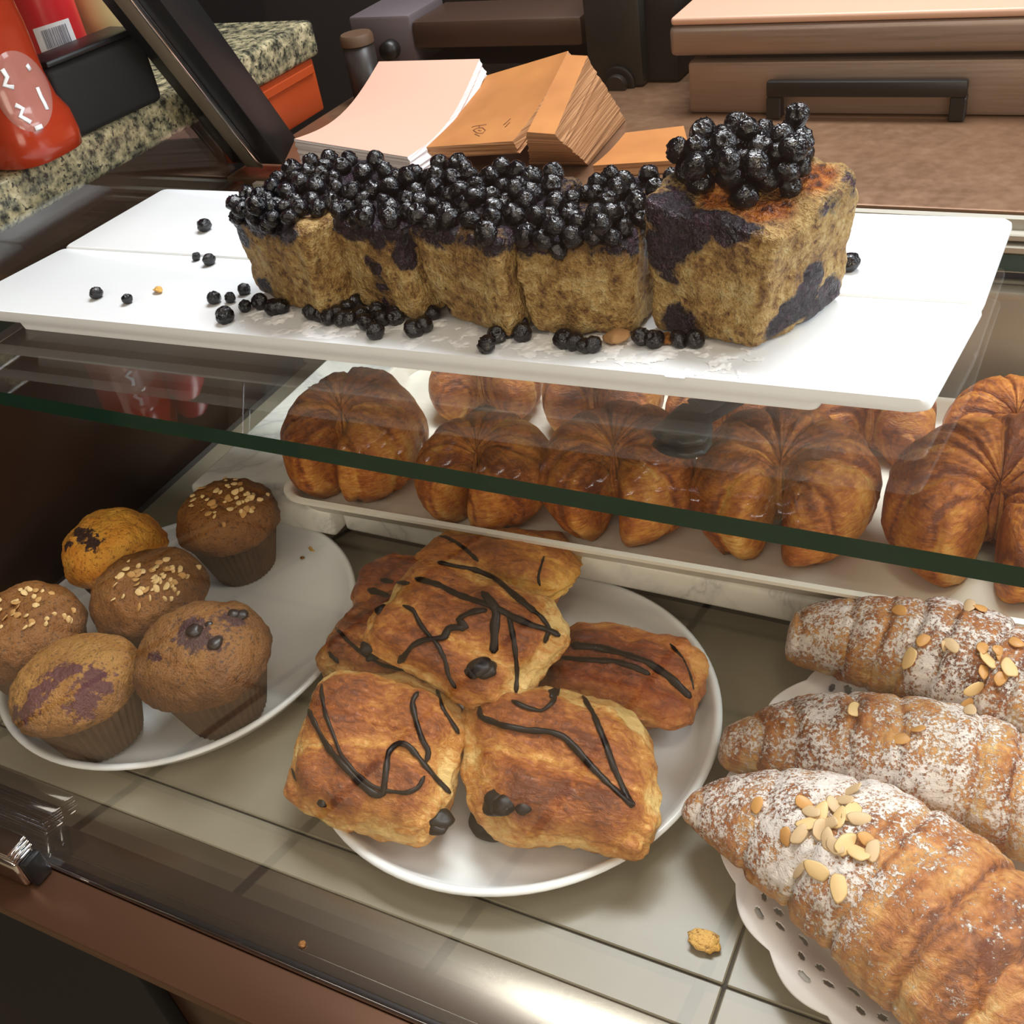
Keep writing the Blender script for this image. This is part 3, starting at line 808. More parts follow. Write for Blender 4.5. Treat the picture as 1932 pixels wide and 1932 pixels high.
drizzle(S2([(700, 175), (760, 190), (850, 205), (930, 240), (1000, 300), (1060, 350), (1120, 400), (1150, 440), (1130, 500)]), 0.0034)
drizzle(S2([(610, 240), (700, 265), (780, 305), (850, 330), (920, 350), (1000, 395), (1080, 430), (1150, 450), (1195, 475)]), 0.0030)
drizzle(S2([(880, 295), (910, 330), (940, 370), (930, 430), (930, 500), (925, 545)]), 0.0036)
drizzle(S2([(985, 380), (1000, 450), (1015, 540), (1020, 620), (1015, 720)]), 0.0021)
drizzle(S2([(900, 370), (840, 375), (780, 405), (820, 440), (740, 440), (730, 480), (640, 490), (600, 510), (570, 550), (540, 580)]), 0.0034)
drizzle(S2([(560, 350), (600, 365), (625, 420), (650, 455), (700, 510), (730, 570), (745, 640), (775, 685)]), 0.0020)
drizzle(S2([(160, 730), (190, 800), (230, 880), (270, 945), (330, 1010), (390, 1075), (450, 1120), (480, 1110), (490, 1020), (500, 940), (540, 905), (580, 915), (630, 975), (690, 1050), (750, 1110)]), 0.0026)
drizzle(S2([(235, 640), (228, 700), (245, 790), (280, 880), (310, 960), (370, 1030), (430, 1080), (490, 1100), (570, 1110), (620, 1090), (645, 1040)]), 0.0017)
drizzle(S2([(620, 700), (595, 740), (610, 810), (635, 890), (665, 945), (650, 985)]), 0.0024)
drizzle(S2([(695, 690), (720, 770), (760, 830), (785, 870)]), 0.0020)
drizzle(S2([(870, 760), (870, 800), (960, 835), (1060, 855), (1150, 860), (1210, 880), (1260, 930), (1330, 1010), (1400, 1080), (1485, 1160), (1450, 1090), (1410, 1000), (1375, 900), (1330, 790), (1270, 690)]), 0.0026)
drizzle(S2([(1000, 735), (1060, 765), (1120, 780), (1160, 750), (1190, 690)]), 0.0022)
drizzle(S2([(1160, 725), (1175, 690)]), 0.0045)
drizzle(S2([(1240, 510), (1350, 520), (1450, 545), (1550, 580), (1640, 640), (1725, 725)]), 0.0036)
drizzle(S2([(1190, 560), (1300, 570), (1420, 575), (1500, 600), (1560, 630)]), 0.0026)
drizzle(S2([(1640, 505), (1690, 560), (1725, 640), (1735, 690)]), 0.0013)
drizzle(S2([(80, 930), (110, 1010), (130, 1060)]), 0.0012)
def choc_blob(px, py, r, idx=None, squash=0.7):
    best = None
    for i, (e, bv) in enumerate(chocs):
        h, n, _, d = bv.ray_cast(CAM_POS, ray(px, py))
        if h is not None and (best is None or d < best[2]): best = (i, h, d)
    if best is None: return
    bm = bmesh.new(); bmesh.ops.create_icosphere(bm, subdivisions=3, radius=r)
    for v in bm.verts: v.co *= 1 + 0.30 * fbm(v.co * (0.9 / r) + best[1] * 40, 2); v.co.z *= squash * 0.8
    bm.transform(Matrix.Translation(best[1] - ray(px, py) * -0.001)); finish('chocolate_filling', bm, M['chocolate'], chocs[best[0]][0])
for x, y, r in ((870, 600, 0.0085), (895, 612, 0.0075), (845, 618, 0.006), (415, 520, 0.006), (440, 555, 0.0055), (470, 365, 0.0045), (235, 1145, 0.004), (708, 1215, 0.0085), (700, 1250, 0.006), (940, 1142, 0.010), (965, 1150, 0.009), (1045, 1165, 0.0055), (1480, 1150, 0.003)):
    p = S2([(x, y)])[0]; choc_blob(p[0], p[1], r)
# melted chocolate puddle on the plate between the two front pastries
pc = at(928, 1556, 0.007)
bm = bmesh.new(); bmesh.ops.create_icosphere(bm, subdivisions=4, radius=0.016)
for v in bm.verts: v.co *= 1 + 0.30 * fbm(v.co * 45, 2); v.co.z *= 0.25; v.co.x *= 1.1
bm.transform(Matrix.Translation(pc + Vector((0, 0.002, 0.003)))); tag(finish('chocolate_smear', bm, M['chocolate']), 'dark chocolate lump on the plate between the two front pastries', 'chocolate')

# ---- doily and almond croissants
dc = Vector((0.018, 0.440, 0)); dr = 0.160
bm = bmesh.new(); NA, NR = 880, 110; grid = []
def doily_z(r):
    rr = r / dr
    if r < 0.117: return 0.0075
    if r < 0.149: return 0.0075 + 0.0152 * sstep(0.116, 0.144, r)
    return 0.0227 - 0.0105 * sstep(0.151, 0.166, r)
for i in range(NR + 1):
    row = []
    for j in range(NA):
        a = 2 * PI * j / NA
        sc = 1 + 0.028 * abs(math.sin(a * 11)) - 0.014
        r = dr * (0.45 + 0.55 * i / NR) * (sc if i > NR * 0.7 else 1 + (sc - 1) * (i / (NR * 0.7)))
        rp = math.hypot(dc.x + r * math.cos(a) - 0.008, dc.y + r * math.sin(a) - 0.4405)
        row.append(bm.verts.new((dc.x + r * math.cos(a), dc.y + r * math.sin(a), doily_z(rp) + 0.0006 * math.sin(a * 23) * (i / NR) + 0.0004)))
    grid.append(row)
for i in range(NR):
    q = 0.45 + 0.55 * (i + 0.5) / NR
    for j in range(NA):
        a = 2 * PI * (j + 0.5) / NA
        hole = False
        u = (a * 22 / (2 * PI)) % 1
        for (cq, cu, hr, hu) in ((0.935, 0.5, 0.011, 0.11), (0.895, 0.25, 0.010, 0.08), (0.895, 0.75, 0.010, 0.08), (0.86, 0.5, 0.016, 0.07), (0.85, 0.0, 0.011, 0.09)):
            du = min(abs(u - cu), 1 - abs(u - cu))
            if ((q - cq) / hr) ** 2 + (du / hu) ** 2 < 1: hole = True
        if not hole: bm.faces.new((grid[i][j], grid[i][(j + 1) % NA], grid[i + 1][(j + 1) % NA], grid[i + 1][j]))
bm.faces.new(grid[0][::-1])
bmesh.ops.delete(bm, geom=[v for v in bm.verts if not v.link_faces], context='VERTS')
bmesh.ops.recalc_face_normals(bm, faces=bm.faces)
do = finish('paper_doily', bm, M['doily'])
sm = do.modifiers.new('thick', 'SOLIDIFY'); sm.thickness = 0.0004; sm.offset = 0
tag(do, 'white lacy paper doily under the almond croissants, overhanging the plate', 'doily')

alms = []
def almond_croissant(label, p0, p1, rmax, Rp, S, seed, z, patch, zs=0.85, tipr=0.16, flip=False, power=0.8, roll=0.0):
    """croissant running from tip p0 to tip p1 (world xy)"""
    p0 = Vector(p0); p1 = Vector(p1); ch = (p1 - p0).length
    half = math.asin(min(0.99, ch / 2 / Rp)); arc = 2 * half
    def sug(t, sv, p, off):
        n = fbm(Vector((t * 2.2, sv * 1.4, 3)) + off, 3)
        return max(0.0, min(1.0, patch(t) * (0.35 + 0.65 * sstep(-0.35, 0.5, sv)) + n * 0.45))
    bm, bake, su = croissant_mesh(Rp, arc, rmax, S, seed, tipr=tipr, zs=zs, nu=190, nv=72, step=0.085, sugar=sug, power=power)
    for v in bm.verts: v.co.y -= Rp * math.cos(half)
    if flip: bm.transform(Matrix.Rotation(PI, 4, 'Z'))
    ang = math.atan2(p1.y - p0.y, p1.x - p0.x)
    bm.transform(Matrix.Rotation(roll, 4, 'X'))
    lift(bm)
    mid = (p0 + p1) / 2
    bm.transform(Matrix.Translation((mid.x, mid.y, z)) @ Matrix.Rotation(ang, 4, 'Z'))
    e = thing('almond_croissant', label, 'croissant', (mid.x, mid.y, z), (0, 0, 0), 'sugar dusted almond croissants')
    bmw = bm.copy()
    o = finish('crust', bm, M['almondcrust'], e)
    set_attr(o, 'bake', [b * 0.95 for b in bake]); set_attr(o, 'sugar', su)
    alms.append((e, BVHTree.FromBMesh(bmw), o)); bmw.free()
    return e
almond_croissant('sugar dusted almond croissant at the back of the right plate', (-0.135, 0.545), (0.10, 0.475), 0.044, 0.30, 9, 31, 0.0245, lambda t: 0.72, flip=False, tipr=0.42)
almond_croissant('sugared almond croissant in the middle, curled tip at its left', (-0.152, 0.440), (0.105, 0.424), 0.043, 0.36, 9, 32, 0.0205, lambda t: 0.62 - 0.3 * abs(t), tipr=0.26, zs=0.85)
almond_croissant('large almond croissant in front, brown flank over the doily', (-0.160, 0.390), (0.085, 0.250), 0.056, 0.26, 9, 33, 0.0235, lambda t: 0.66 - 0.62 * sstep(-0.15, 0.15, t) + 0.42 * sstep(0.45, 0.8, t), tipr=0.12, zs=0.72, power=0.85)
S3 = lambda x, y: (1232 + x * 700 / 1625, 1100 + y * 832 / 1932)
rnd = random.Random(5)
def almond(x, y, k=None, s=0.9):
    px, py = S3(x, y); best = None
    for e, bv, o in alms:
        h, n, _, d = bv.ray_cast(CAM_POS, ray(px, py))
        if h is not None and (best is None or d < best[3]): best = (e, h, n, d, o)
    if best: add_flake(best[4], best[0], 'almond_flake', best[1] + best[2] * 0.001, best[2], rnd, ALM[rnd.randrange(3) if k is None else k], s)
for x, y in ((460, 975), (660, 970), (585, 1110), (645, 1105), (655, 1260), (720, 1260), (735, 1020), (790, 985), (870, 1010), (885, 915), (700, 1010), (780, 1060), (820, 1040), (840, 1150), (800, 1160), (900, 1190), (960, 1180), (815, 1335), (725, 1085), (690, 1060), (850, 960), (905, 1040), (935, 1130), (770, 1130),
             (1400, 460), (1370, 530), (1390, 570), (1440, 290), (1500, 300), (1460, 340), (1390, 110), (1430, 120), (1085, 125), (1180, 255), (1270, 280), (1310, 280), (1520, 420), (1510, 320), (1590, 270), (1600, 130), (1130, 330), (1560, 380), (1440, 390),
             (1165, 650), (1090, 690), (880, 560)):
    almond(x, y)
#--CAKE
# ------------------------------------------------------------------ cake slices
PZ = 0.2705
slices = []
def cake_slice(label, base4, top4, seed, stain_blobs=(), top_stain=0.75, crust_blobs=(), noise_amp=0.0034):
    """corner order: front-left, front-right, back-right, back-left"""
    off = Vector((seed * 5.1, seed * 2.3, seed * 9.7))
    B = [Vector(p) for p in base4]; T = [Vector(p) for p in top4]
    bm = bmesh.new(); bmesh.ops.create_cube(bm, size=2)
    bmesh.ops.subdivide_edges(bm, edges=bm.edges[:], cuts=44, use_grid_fill=True)
    cen = (sum(B, Vector()) + sum(T, Vector())) / 8
    st = []; cr = []
    for v in bm.verts:
        p = v.co.copy(); e = 13.0
        L = (abs(p.x) ** e + abs(p.y) ** e + abs(p.z) ** e) ** (1 / e)
        q = max(abs(p.x), abs(p.y), abs(p.z)); p *= q / L
        u, w, h = (p.x + 1) / 2, (p.y + 1) / 2, (p.z + 1) / 2
        lo = (B[0] * (1 - u) + B[1] * u) * (1 - w) + (B[3] * (1 - u) + B[2] * u) * w
        hi = (T[0] * (1 - u) + T[1] * u) * (1 - w) + (T[3] * (1 - u) + T[2] * u) * w
        P = lo * (1 - h) + hi * h
        n = (P - cen).normalized()
        d = fbm(P * 30 + off, 4) * noise_amp + fbm(P * 90 + off, 4) * noise_amp * 0.42 + abs(mnoise.noise(P * 190 + off)) * -0.0012
        if h > 0.9: d += fbm(P * 42 + off, 3) * 0.003
        P += n * d
        if P.z < PZ + 0.0003: P.z = PZ + 0.0003 + (P.z - PZ) * 0.02
        drip = fbm(Vector((P.x * 60, P.y * 60, seed)), 3)
        s = top_stain * sstep(0.70 + 0.16 * drip, 0.95, h) * 1.2
        s += 0.30 * sstep(0.12, 0.0, h) + 0.16 * max(0, fbm(P * 26 + off, 2))
        st.append(s); cr.append(0.0)
        v.co = P
    bmesh.ops.recalc_face_normals(bm, faces=bm.faces)
    bv = BVHTree.FromBMesh(bm)
    for (x, y, r, k) in stain_blobs:
        h = bv.ray_cast(CAM_POS, ray(x, y))[0]
        if h is None: continue
        for i, v in enumerate(bm.verts):
            dd = (v.co - h).length / r
            if dd < 1.6:
                if k > 0: st[i] = max(st[i], k * (1 - sstep(0.5, 1.6, dd)))
                else: st[i] += k * (1 - sstep(0.5, 1.6, dd))
    for (x, y, r) in crust_blobs:
        h = bv.ray_cast(CAM_POS, ray(x, y))[0]
        if h is None: continue
        for i, v in enumerate(bm.verts):
            dd = (v.co - h).length / r
            if dd < 1.4: cr[i] = max(cr[i], 1 - sstep(0.6, 1.4, dd)); st[i] *= sstep(0.6, 1.4, dd)
    bmc = bm.copy()
    c = (sum(B, Vector()) / 4); c.z = PZ + 0.0003
    o = finish('cake_slice', bm, M['cake'], origin=c)
    set_attr(o, 'stain', st); set_attr(o, 'crust', cr)
    slices.append((o, bv, bmc, T))
    return tag(o, label, 'cake slice', 'blueberry bread pudding slices in a row')
def q4(pts, z): return [(p[0], p[1], z if not isinstance(z, (list, tuple)) else z[i]) for i, p in enumerate(pts)]
# corners from left to right along the row
cake_slice('leftmost blueberry cake slice of the row, berries heaped on top',
           q4([(-0.530, 0.553), (-0.448, 0.523), (-0.412, 0.622), (-0.500, 0.645)], PZ),
           q4([(-0.536, 0.549), (-0.452, 0.522), (-0.408, 0.622), (-0.505, 0.648)], [0.338, 0.338, 0.343, 0.343]), 1,
           ((455, 440, 0.010, 0.9), (480, 395, 0.014, 1), (520, 385, 0.015, 1), (560, 390, 0.010, 0.9), (620, 410, 0.016, -0.8), (600, 430, 0.014, -0.5), (500, 545, 0.010, 0.6), (560, 590, 0.008, 0.8)))
cake_slice('second cake slice from the left, narrow with a purple streak',
           q4([(-0.436, 0.548), (-0.378, 0.533), (-0.352, 0.625), (-0.408, 0.632)], PZ),
           q4([(-0.448, 0.545), (-0.385, 0.531), (-0.352, 0.625), (-0.405, 0.632)], [0.338, 0.338, 0.343, 0.343]), 2,
           ((710, 410, 0.012, 0.9), (708, 450, 0.010, 0.9), (705, 500, 0.008, 0.8), (722, 540, 0.009, 0.7), (770, 440, 0.012, 0.9), (765, 480, 0.010, 0.8), (735, 580, 0.010, 0.8), (650, 390, 0.010, 0.8)))
cake_slice('third cake slice from the left, pointed at its lower front',
           q4([(-0.366, 0.545), (-0.306, 0.524), (-0.290, 0.618), (-0.345, 0.626)], PZ),
           q4([(-0.383, 0.539), (-0.305, 0.524), (-0.288, 0.618), (-0.350, 0.628)], [0.340, 0.340, 0.343, 0.343]), 3,
           ((930, 400, 0.012, 0.8), (900, 395, 0.010, 0.7), (845, 580, 0.006, 0.6), (900, 610, 0.006, 0.5), (800, 420, 0.008, 0.7)), top_stain=0.6)
cake_slice('fourth cake slice from the left with a flat pale front face',
           q4([(-0.300, 0.537), (-0.231, 0.547), (-0.225, 0.634), (-0.286, 0.625)], PZ),
           q4([(-0.305, 0.535), (-0.230, 0.545), (-0.223, 0.636), (-0.285, 0.627)], [0.336, 0.332, 0.338, 0.340]), 4,
           ((990, 455, 0.008, 0.8), (1190, 455, 0.010, 0.8), (1220, 465, 0.008, 0.9), (1060, 445, 0.008, 0.7), (1000, 620, 0.008, 0.5), (1130, 640, 0.008, 0.6)), top_stain=0.55)
cake_slice('large end slice at the right of the row with browned crust on top',
           q4([(-0.226, 0.557), (-0.154, 0.541), (-0.119, 0.618), (-0.190, 0.640)], PZ),
           q4([(-0.228, 0.556), (-0.144, 0.545), (-0.113, 0.622), (-0.196, 0.642)], [0.358, 0.340, 0.352, 0.366]), 5,
           ((1260, 400, 0.016, 1.0), (1290, 440, 0.018, 1.0), (1250, 470, 0.014, 1.0), (1300, 480, 0.012, 0.9), (1380, 430, 0.012, 1.1), (1420, 440, 0.010, 1.1), (1340, 410, 0.012, 1.0), (1270, 510, 0.010, 0.7), (1290, 620, 0.014, 0.9), (1240, 630, 0.012, 0.9), (1340, 640, 0.014, 0.9), (1390, 650, 0.012, 0.9),
            (1535, 520, 0.010, 0.9), (1520, 560, 0.012, 1.0), (1560, 560, 0.012, 1.0), (1490, 590, 0.010, 0.9), (1540, 590, 0.010, 0.9), (1460, 620, 0.010, 0.7), (1330, 520, 0.016, -0.7), (1440, 480, 0.014, -0.6), (1500, 440, 0.014, -0.6)), top_stain=0.35,
           crust_blobs=((1340, 345, 0.010), (1370, 370, 0.012), (1400, 385, 0.012), (1430, 400, 0.012), (1350, 375, 0.010), (1460, 385, 0.012), (1510, 325, 0.012), (1530, 340, 0.012), (1490, 350, 0.012), (1550, 330, 0.010)))

# ------------------------------------------------------------------ blueberries
def berry_mesh(seed):
    rnd = random.Random(seed); off = Vector((seed * 11.3, seed * 4.1, 2))
    bm = bmesh.new(); bmesh.ops.create_icosphere(bm, subdivisions=4, radius=1)
    for v in bm.verts:
        p = v.co.copy()
        d = 1 + 0.14 * fbm(p * 1.3 + off, 2) + 0.06 * abs(fbm(p * 3.2 + off, 3))
        # star-shaped crown with a dimple
        c = Vector((0, 0, 1)); a = p.angle(c)
        if a < 0.62:
            ph = math.atan2(p.y, p.x)
            rim = math.exp(-((a - 0.40) / 0.10) ** 2) * (0.11 + 0.05 * math.cos(5 * ph))
            d += rim - 0.20 * (1 - sstep(0.1, 0.42, a))
        v.co = p * d; v.co.z *= 0.86
    me = bpy.data.meshes.new('blueberry')
    for f in bm.faces: f.smooth = True
    bm.to_mesh(me); bm.free(); me.materials.append(M['berry']); return me
BER = [berry_mesh(i) for i in range(1, 7)]
brnd = random.Random(21)
def blueberry(p, r, label, group):
    o = bpy.data.objects.new('blueberry', BER[brnd.randrange(6)]); COL.objects.link(o)
    r *= 1.06; o.location = p; o.scale = (r, r, r)
    o.rotation_euler = (brnd.uniform(-1.3, 1.3), brnd.uniform(-1.3, 1.3), brnd.random() * 6.28)
    return tag(o, label, 'blueberry', group)
placed = []
def heap(si, n, label, group, inset=0.08, rmin=0.0054, rmax=0.0072, region=None, layers=1.0):
    o, bv, bmc, T = slices[si]
    got = 0; tries = 0
    while got < n and tries < n * 40:
        tries += 1
        best = None
        for c in range(14):
            if region: cu, cw, su, sw = region; u = cu + brnd.uniform(-1, 1) * su; w = cw + brnd.uniform(-1, 1) * sw
            else: u = brnd.uniform(inset, 1 - inset); w = brnd.uniform(-0.01, 1 - inset)
            if region and ((u - cu) / su) ** 2 + ((w - cw) / sw) ** 2 > 1: continue
            p = (T[0] * (1 - u) + T[1] * u) * (1 - w) + (T[3] * (1 - u) + T[2] * u) * w
            r = brnd.uniform(rmin, rmax)
            h = bv.ray_cast(Vector((p.x, p.y, 0.6)), Vector((0, 0, -1)))[0]
            if h is None: continue
            z = h.z + r * 0.72
            for (q, rq) in placed:
                dx, dy = p.x - q.x, p.y - q.y; D = (r + rq) * 0.90
                if dx * dx + dy * dy < D * D: z = max(z, q.z + math.sqrt(D * D - dx * dx - dy * dy))
            if best is None or z < best[0]: best = (z, Vector((p.x, p.y, z)), r)
        if best is None: continue
        placed.append((best[1], best[2])); got += 1
        blueberry(best[1], best[2], label, group)
heap(0, 40, 'glossy dark blueberry heaped on the leftmost cake slice', 'blueberries heaped on the leftmost cake slice')
heap(1, 30, 'glossy dark blueberry heaped on the second cake slice', 'blueberries heaped on the second cake slice')
heap(2, 30, 'glossy dark blueberry heaped on the third cake slice', 'blueberries heaped on the third cake slice')
heap(3, 36, 'glossy dark blueberry heaped on the fourth cake slice', 'blueberries heaped on the fourth cake slice')
heap(4, 46, 'dark blueberry in the tall mound on the right end slice', 'blueberries heaped on the end slice', region=(0.40, 0.56, 0.41, 0.42), rmin=0.006, rmax=0.0080)
def on_face(px, py, r, label, group):
    best = None
    for o, bv, b, T in slices:
        h, n, _, d = bv.ray_cast(CAM_POS, ray(px, py))
        if h is not None and (best is None or d < best[2]): best = (h, n, d)
    if best: blueberry(best[0] + best[1] * r * 0.45, r, label, group)
for i, (x, y) in enumerate(((455, 352), (470, 372), (498, 392), (450, 378), (520, 365), (490, 350), (555, 385), (540, 368), (470, 392), (525, 395))):
    on_face(x, y, 0.0060, 'blueberry stuck to the upper front of the leftmost slice', 'blueberries on the front of the leftmost slice')
for x, y in ((690, 400), (730, 405), (755, 395)):
    on_face(x, y, 0.0058, 'blueberry stuck to the upper front of the second slice', 'blueberries on the front of the second slice')
for x, y in ((905, 375), (955, 395), (975, 415), (880, 365)):
    on_face(x, y, 0.0060, 'blueberry stuck to the upper front of the third slice', 'blueberries on the front of the third slice')
for x, y in ((1030, 430), (1075, 415), (1085, 420), (1130, 405), (1210, 420), (1170, 410), (1000, 440)):
    on_face(x, y, 0.0060, 'blueberry stuck to the upper front of the fourth slice', 'blueberries on the front of the fourth slice')
# berries lying on the platter
def plb(px, py, r, label, group=None):
    z = PZ + r * 0.74; p = at(px, py, z)
    if p.y > 0.61: p = at(px, py, z + 0.0018)
    blueberry(p, r, label, group)
for x, y, r in ((490, 570, .0060), (515, 580, .0062), (530, 578, .0058), (588, 590, .0062), (605, 592, .0058), (625, 555, .0062), (632, 580, .0064), (655, 578, .006), (645, 602, .0058), (690, 608, .0062), (680, 592, .0058), (712, 585, .0060), (722, 600, .0056), (745, 598, .0060), (708, 625, .0060), (660, 600, .006), (640, 592, .0062),
                (780, 620, .0062), (800, 612, .0060), (815, 590, .0054), (620, 598, .006), (670, 570, .006)):
    plb(x, y, r, 'blueberry lying at the foot of the two leftmost slices', 'blueberries at the foot of the leftmost slices')
for x, y, r in ((938, 630, .0060), (958, 622, .0058), (978, 612, .0066), (985, 628, .0062)):
    plb(x, y, r, 'blueberry tucked between the feet of the third and fourth slices', 'blueberries between the third and fourth slice')
for x, y, r in ((1065, 640, .0064), (1085, 645, .0058), (1118, 650, .0056), (1102, 652, .0050), (1210, 635, .0058), (1235, 640, .0058), (1280, 640, .0056), (1310, 640, .0056)):
    plb(x, y, r, 'blueberry at the foot of the fourth and end slices', 'blueberries at the foot of the right slices')
plb(918, 650, .0060, 'shiny single blueberry in front of the third slice, nearest the platter edge')
plb(424, 595, .0062, 'wrinkled blueberry left of the cake, nearest the front platter edge')
plb(462, 578, .0044, 'small grey blueberry just right of the wrinkled one, left of the cake')
plb(460, 546, .0044, 'blueberry touching the lower left corner of the cake')
plb(404, 562, .0050, 'flat purplish blueberry left of the cake foot, leftmost of its cluster')
plb(434, 562, .0040, 'small dried blueberry in the cluster left of the cake foot')
plb(240, 564, .0040, 'small round blueberry alone on the left half of the front platter')
plb(181, 553, .0048, 'leftmost loose blueberry on the front platter')
plb(394, 490, .0048, 'larger of the two dried berries lying together on the platter')
plb(370, 484, .0034, 'smaller of the two dried berries lying together on the platter')
plb(385, 425, .0058, 'single round blueberry on the rear platter left of the cake')
plb(1603, 495, .0062, 'single blueberry at the right side of the end slice')
def crumb(px, py, z, r, label, m='crumb', sx=1.6, seed=1):
    bm = bmesh.new(); bmesh.ops.create_icosphere(bm, subdivisions=3, radius=r)
    for v in bm.verts: v.co *= 1 + 0.35 * fbm(v.co * (1.2 / r) + Vector((seed, 0, 0)), 3); v.co.x *= sx; v.co.z *= 0.55
    p = at(px, py, z); zm = min(v.co.z for v in bm.verts)
    bm.transform(Matrix.Translation((p.x, p.y, z - zm)) @ Matrix.Rotation(seed * 1.3, 4, 'Z'))
    o = finish('crumb', bm, M[m]); return tag(o, label, 'crumb', 'loose crumbs')
crumb(300, 550, PZ, 0.0032, 'orange crumb on the front platter left of the cake', seed=2)
crumb(1165, 645, PZ, 0.0070, 'pale cake crumb at the foot of the fourth slice', 'cakecrumb', sx=1.1, seed=3)
crumb(1258, 645, PZ, 0.0040, 'brown crumb at the foot of the end slice', 'muffin_oat', seed=4)
crumb(1330, 1782, 0.0002, 0.0062, 'golden pastry flake lying on the bare tiled deck', seed=0)
crumb(571, 1783, 0.0002, 0.0022, 'tiny brown crumb on the steel strip near the front rail', 'muffin_oat', sx=1.0, seed=6)
crumb(590, 1038, 0.0068, 0.0030, 'pale crumb on the muffin plate right of the oat muffin', seed=7)
crumb(571, 1054, 0.0068, 0.0018, 'tiny dark crumb on the muffin plate', 'muffin_oat', sx=1.0, seed=8)
crumb(1277, 1212, 0.0068, 0.0032, 'orange flake on the plate beside the striped reddish pastry', seed=9)
# drifts of powdered sugar in front of the cake
bm = bmesh.new(); NX, NY = 520, 84; gv = {}
x0, x1 = -0.56, -0.13
for i in range(NX + 1):
    x = x0 + (x1 - x0) * i / NX
    for j in range(NY + 1):
        y = 0.497 + 0.055 * j / NY + 0.012 * (i / NX)
        n = fbm(Vector((x * 60, y * 60, 0)), 4); f = fbm(Vector((x * 260, y * 260, 5)), 3)
        m_ = math.sin(PI * min(1, max(0, (j + 6) / (NY + 6)))) * sstep(0, 0.12, i / NX) * sstep(0, 0.1, 1 - i / NX)
        h = (n * 0.9 + 0.22) * m_ * 0.0018 + f * 0.0005 * m_ - 0.0003
        if h > 0: gv[i, j] = bm.verts.new((x, y, PZ - 0.0004 + h))
for i in range(NX):
    for j in range(NY):
        k = [(i, j), (i + 1, j), (i + 1, j + 1), (i, j + 1)]
        if all(q in gv for q in k): bm.faces.new([gv[q] for q in k])
bmesh.ops.delete(bm, geom=[v for v in bm.verts if not v.link_faces], context='VERTS')
tag(finish('powdered_sugar', bm, M['white_sugar']), 'drifts of white powdered sugar on the front platter before the cake', 'sugar', kind='stuff')
#--BACK
# ------------------------------------------------------------------ service counter behind
CZ = 0.22
bm = bmesh.new(); box(bm, -0.834, 0.9, 0.875, 1.79, CZ - 0.03, CZ, 0.003, 2)
tag(autosmooth(finish('service_counter', bm, M['counter'])), 'steel work counter, warm reflections painted in brown, behind the display case', 'counter')
boxo_ = boxo('counter_base', -0.834, 0.9, 0.905, 1.79, -0.9, CZ - 0.0305, M['darkwood'], 0.002)
tag(boxo_, 'dark base cabinet under the steel work counter', 'cabinet')
gs = thing('granite_counter', 'raised speckled granite counter along the left side, with orange drawer front', 'counter', (-1.2, 0.7, CZ))
bm = bmesh.new(); box(bm, -1.75, -0.836, 0.25, 1.095, 0.282, 0.322, 0.006, 3)
autosmooth(finish('granite_slab', bm, M['granite'], gs))
boxo('wooden_plinth', -1.7, -0.853, 0.30, 0.905, CZ - 0.9, 0.2815, M['darkwood'], 0.002, gs)
boxo('orange_drawer', -1.7, -0.842, 0.907, 1.085, CZ + 0.0005, 0.2815, M['orange'], 0.003, gs)
bm = bmesh.new(); box(bm, -0.8415, -0.8385, 0.915, 1.078, 0.266, 0.276, 0.001, 1)
autosmooth(finish('drawer_lip', bm, M['orange'], gs))

# ---- paper and bags
def lerp3(a, b, t): return a * (1 - t) + b * t
def ramp_stack(name, label, cat, FL, FR, BR, BL, drop, n, m_top, m_side, sag=0.0, group=None, wob=0.0012, seed=1):
    """stack of sheets whose top surface is the given quad; each sheet edge is stepped a little"""
    rnd = random.Random(seed); bm = bmesh.new(); N = 14
    def ring(k):
        f = k / n; o = Vector((rnd.uniform(-1, 1), rnd.uniform(-1, 1), 0)) * wob
        out = []
        down = drop * f
        fl, fr, br, bl = [p + o + (Vector((d[0], d[1], d[2])) * f) for p, d in zip((FL, FR, BR, BL), down4)]
        for i in range(N): out.append(lerp3(fl, fr, i / N))
        for i in range(N): t = i / N; p = lerp3(fr, br, t); p.z -= sag * math.sin(PI * t); out.append(p)
        for i in range(N): out.append(lerp3(br, bl, i / N))
        for i in range(N): t = i / N; p = lerp3(bl, fl, t); p.z -= sag * math.sin(PI * t); out.append(p)
        return out
    down4 = drop if isinstance(drop, list) else [drop] * 4
    drop = 1.0
    rings = [ring(k) for k in range(n, -1, -1)]
    vr = loft(bm, rings, True, False)
    # top as a grid so that it can sag
    top = vr[-1]
    L = [top[(4 * N - i) % (4 * N)] for i in range(N + 1)]; Rr = [top[N + i] for i in range(N + 1)]
    rows = []
    for i in range(N + 1):
        if i == 0: rows.append([top[j] for j in range(N + 1)])
        elif i == N: rows.append([top[3 * N - j] for j in range(N + 1)])
        else:
            rows.append([L[i]] + [bm.verts.new(lerp3(L[i].co, Rr[i].co, j / N)) for j in range(1, N)] + [Rr[i]])
    for i in range(N):
        for j in range(N):
            f = bm.faces.new((rows[i][j], rows[i][j + 1], rows[i + 1][j + 1], rows[i + 1][j])); f.material_index = 1
    bmesh.ops.recalc_face_normals(bm, faces=bm.faces)
    o = autosmooth(finish(name, bm, [m_side, m_top]), 30)
    return tag(o, label, cat, group)
fl = at(556, 262, CZ + 0.035); fr = at(770, 296, CZ + 0.035)
yb = (fl.y + fr.y) / 2 + 0.16
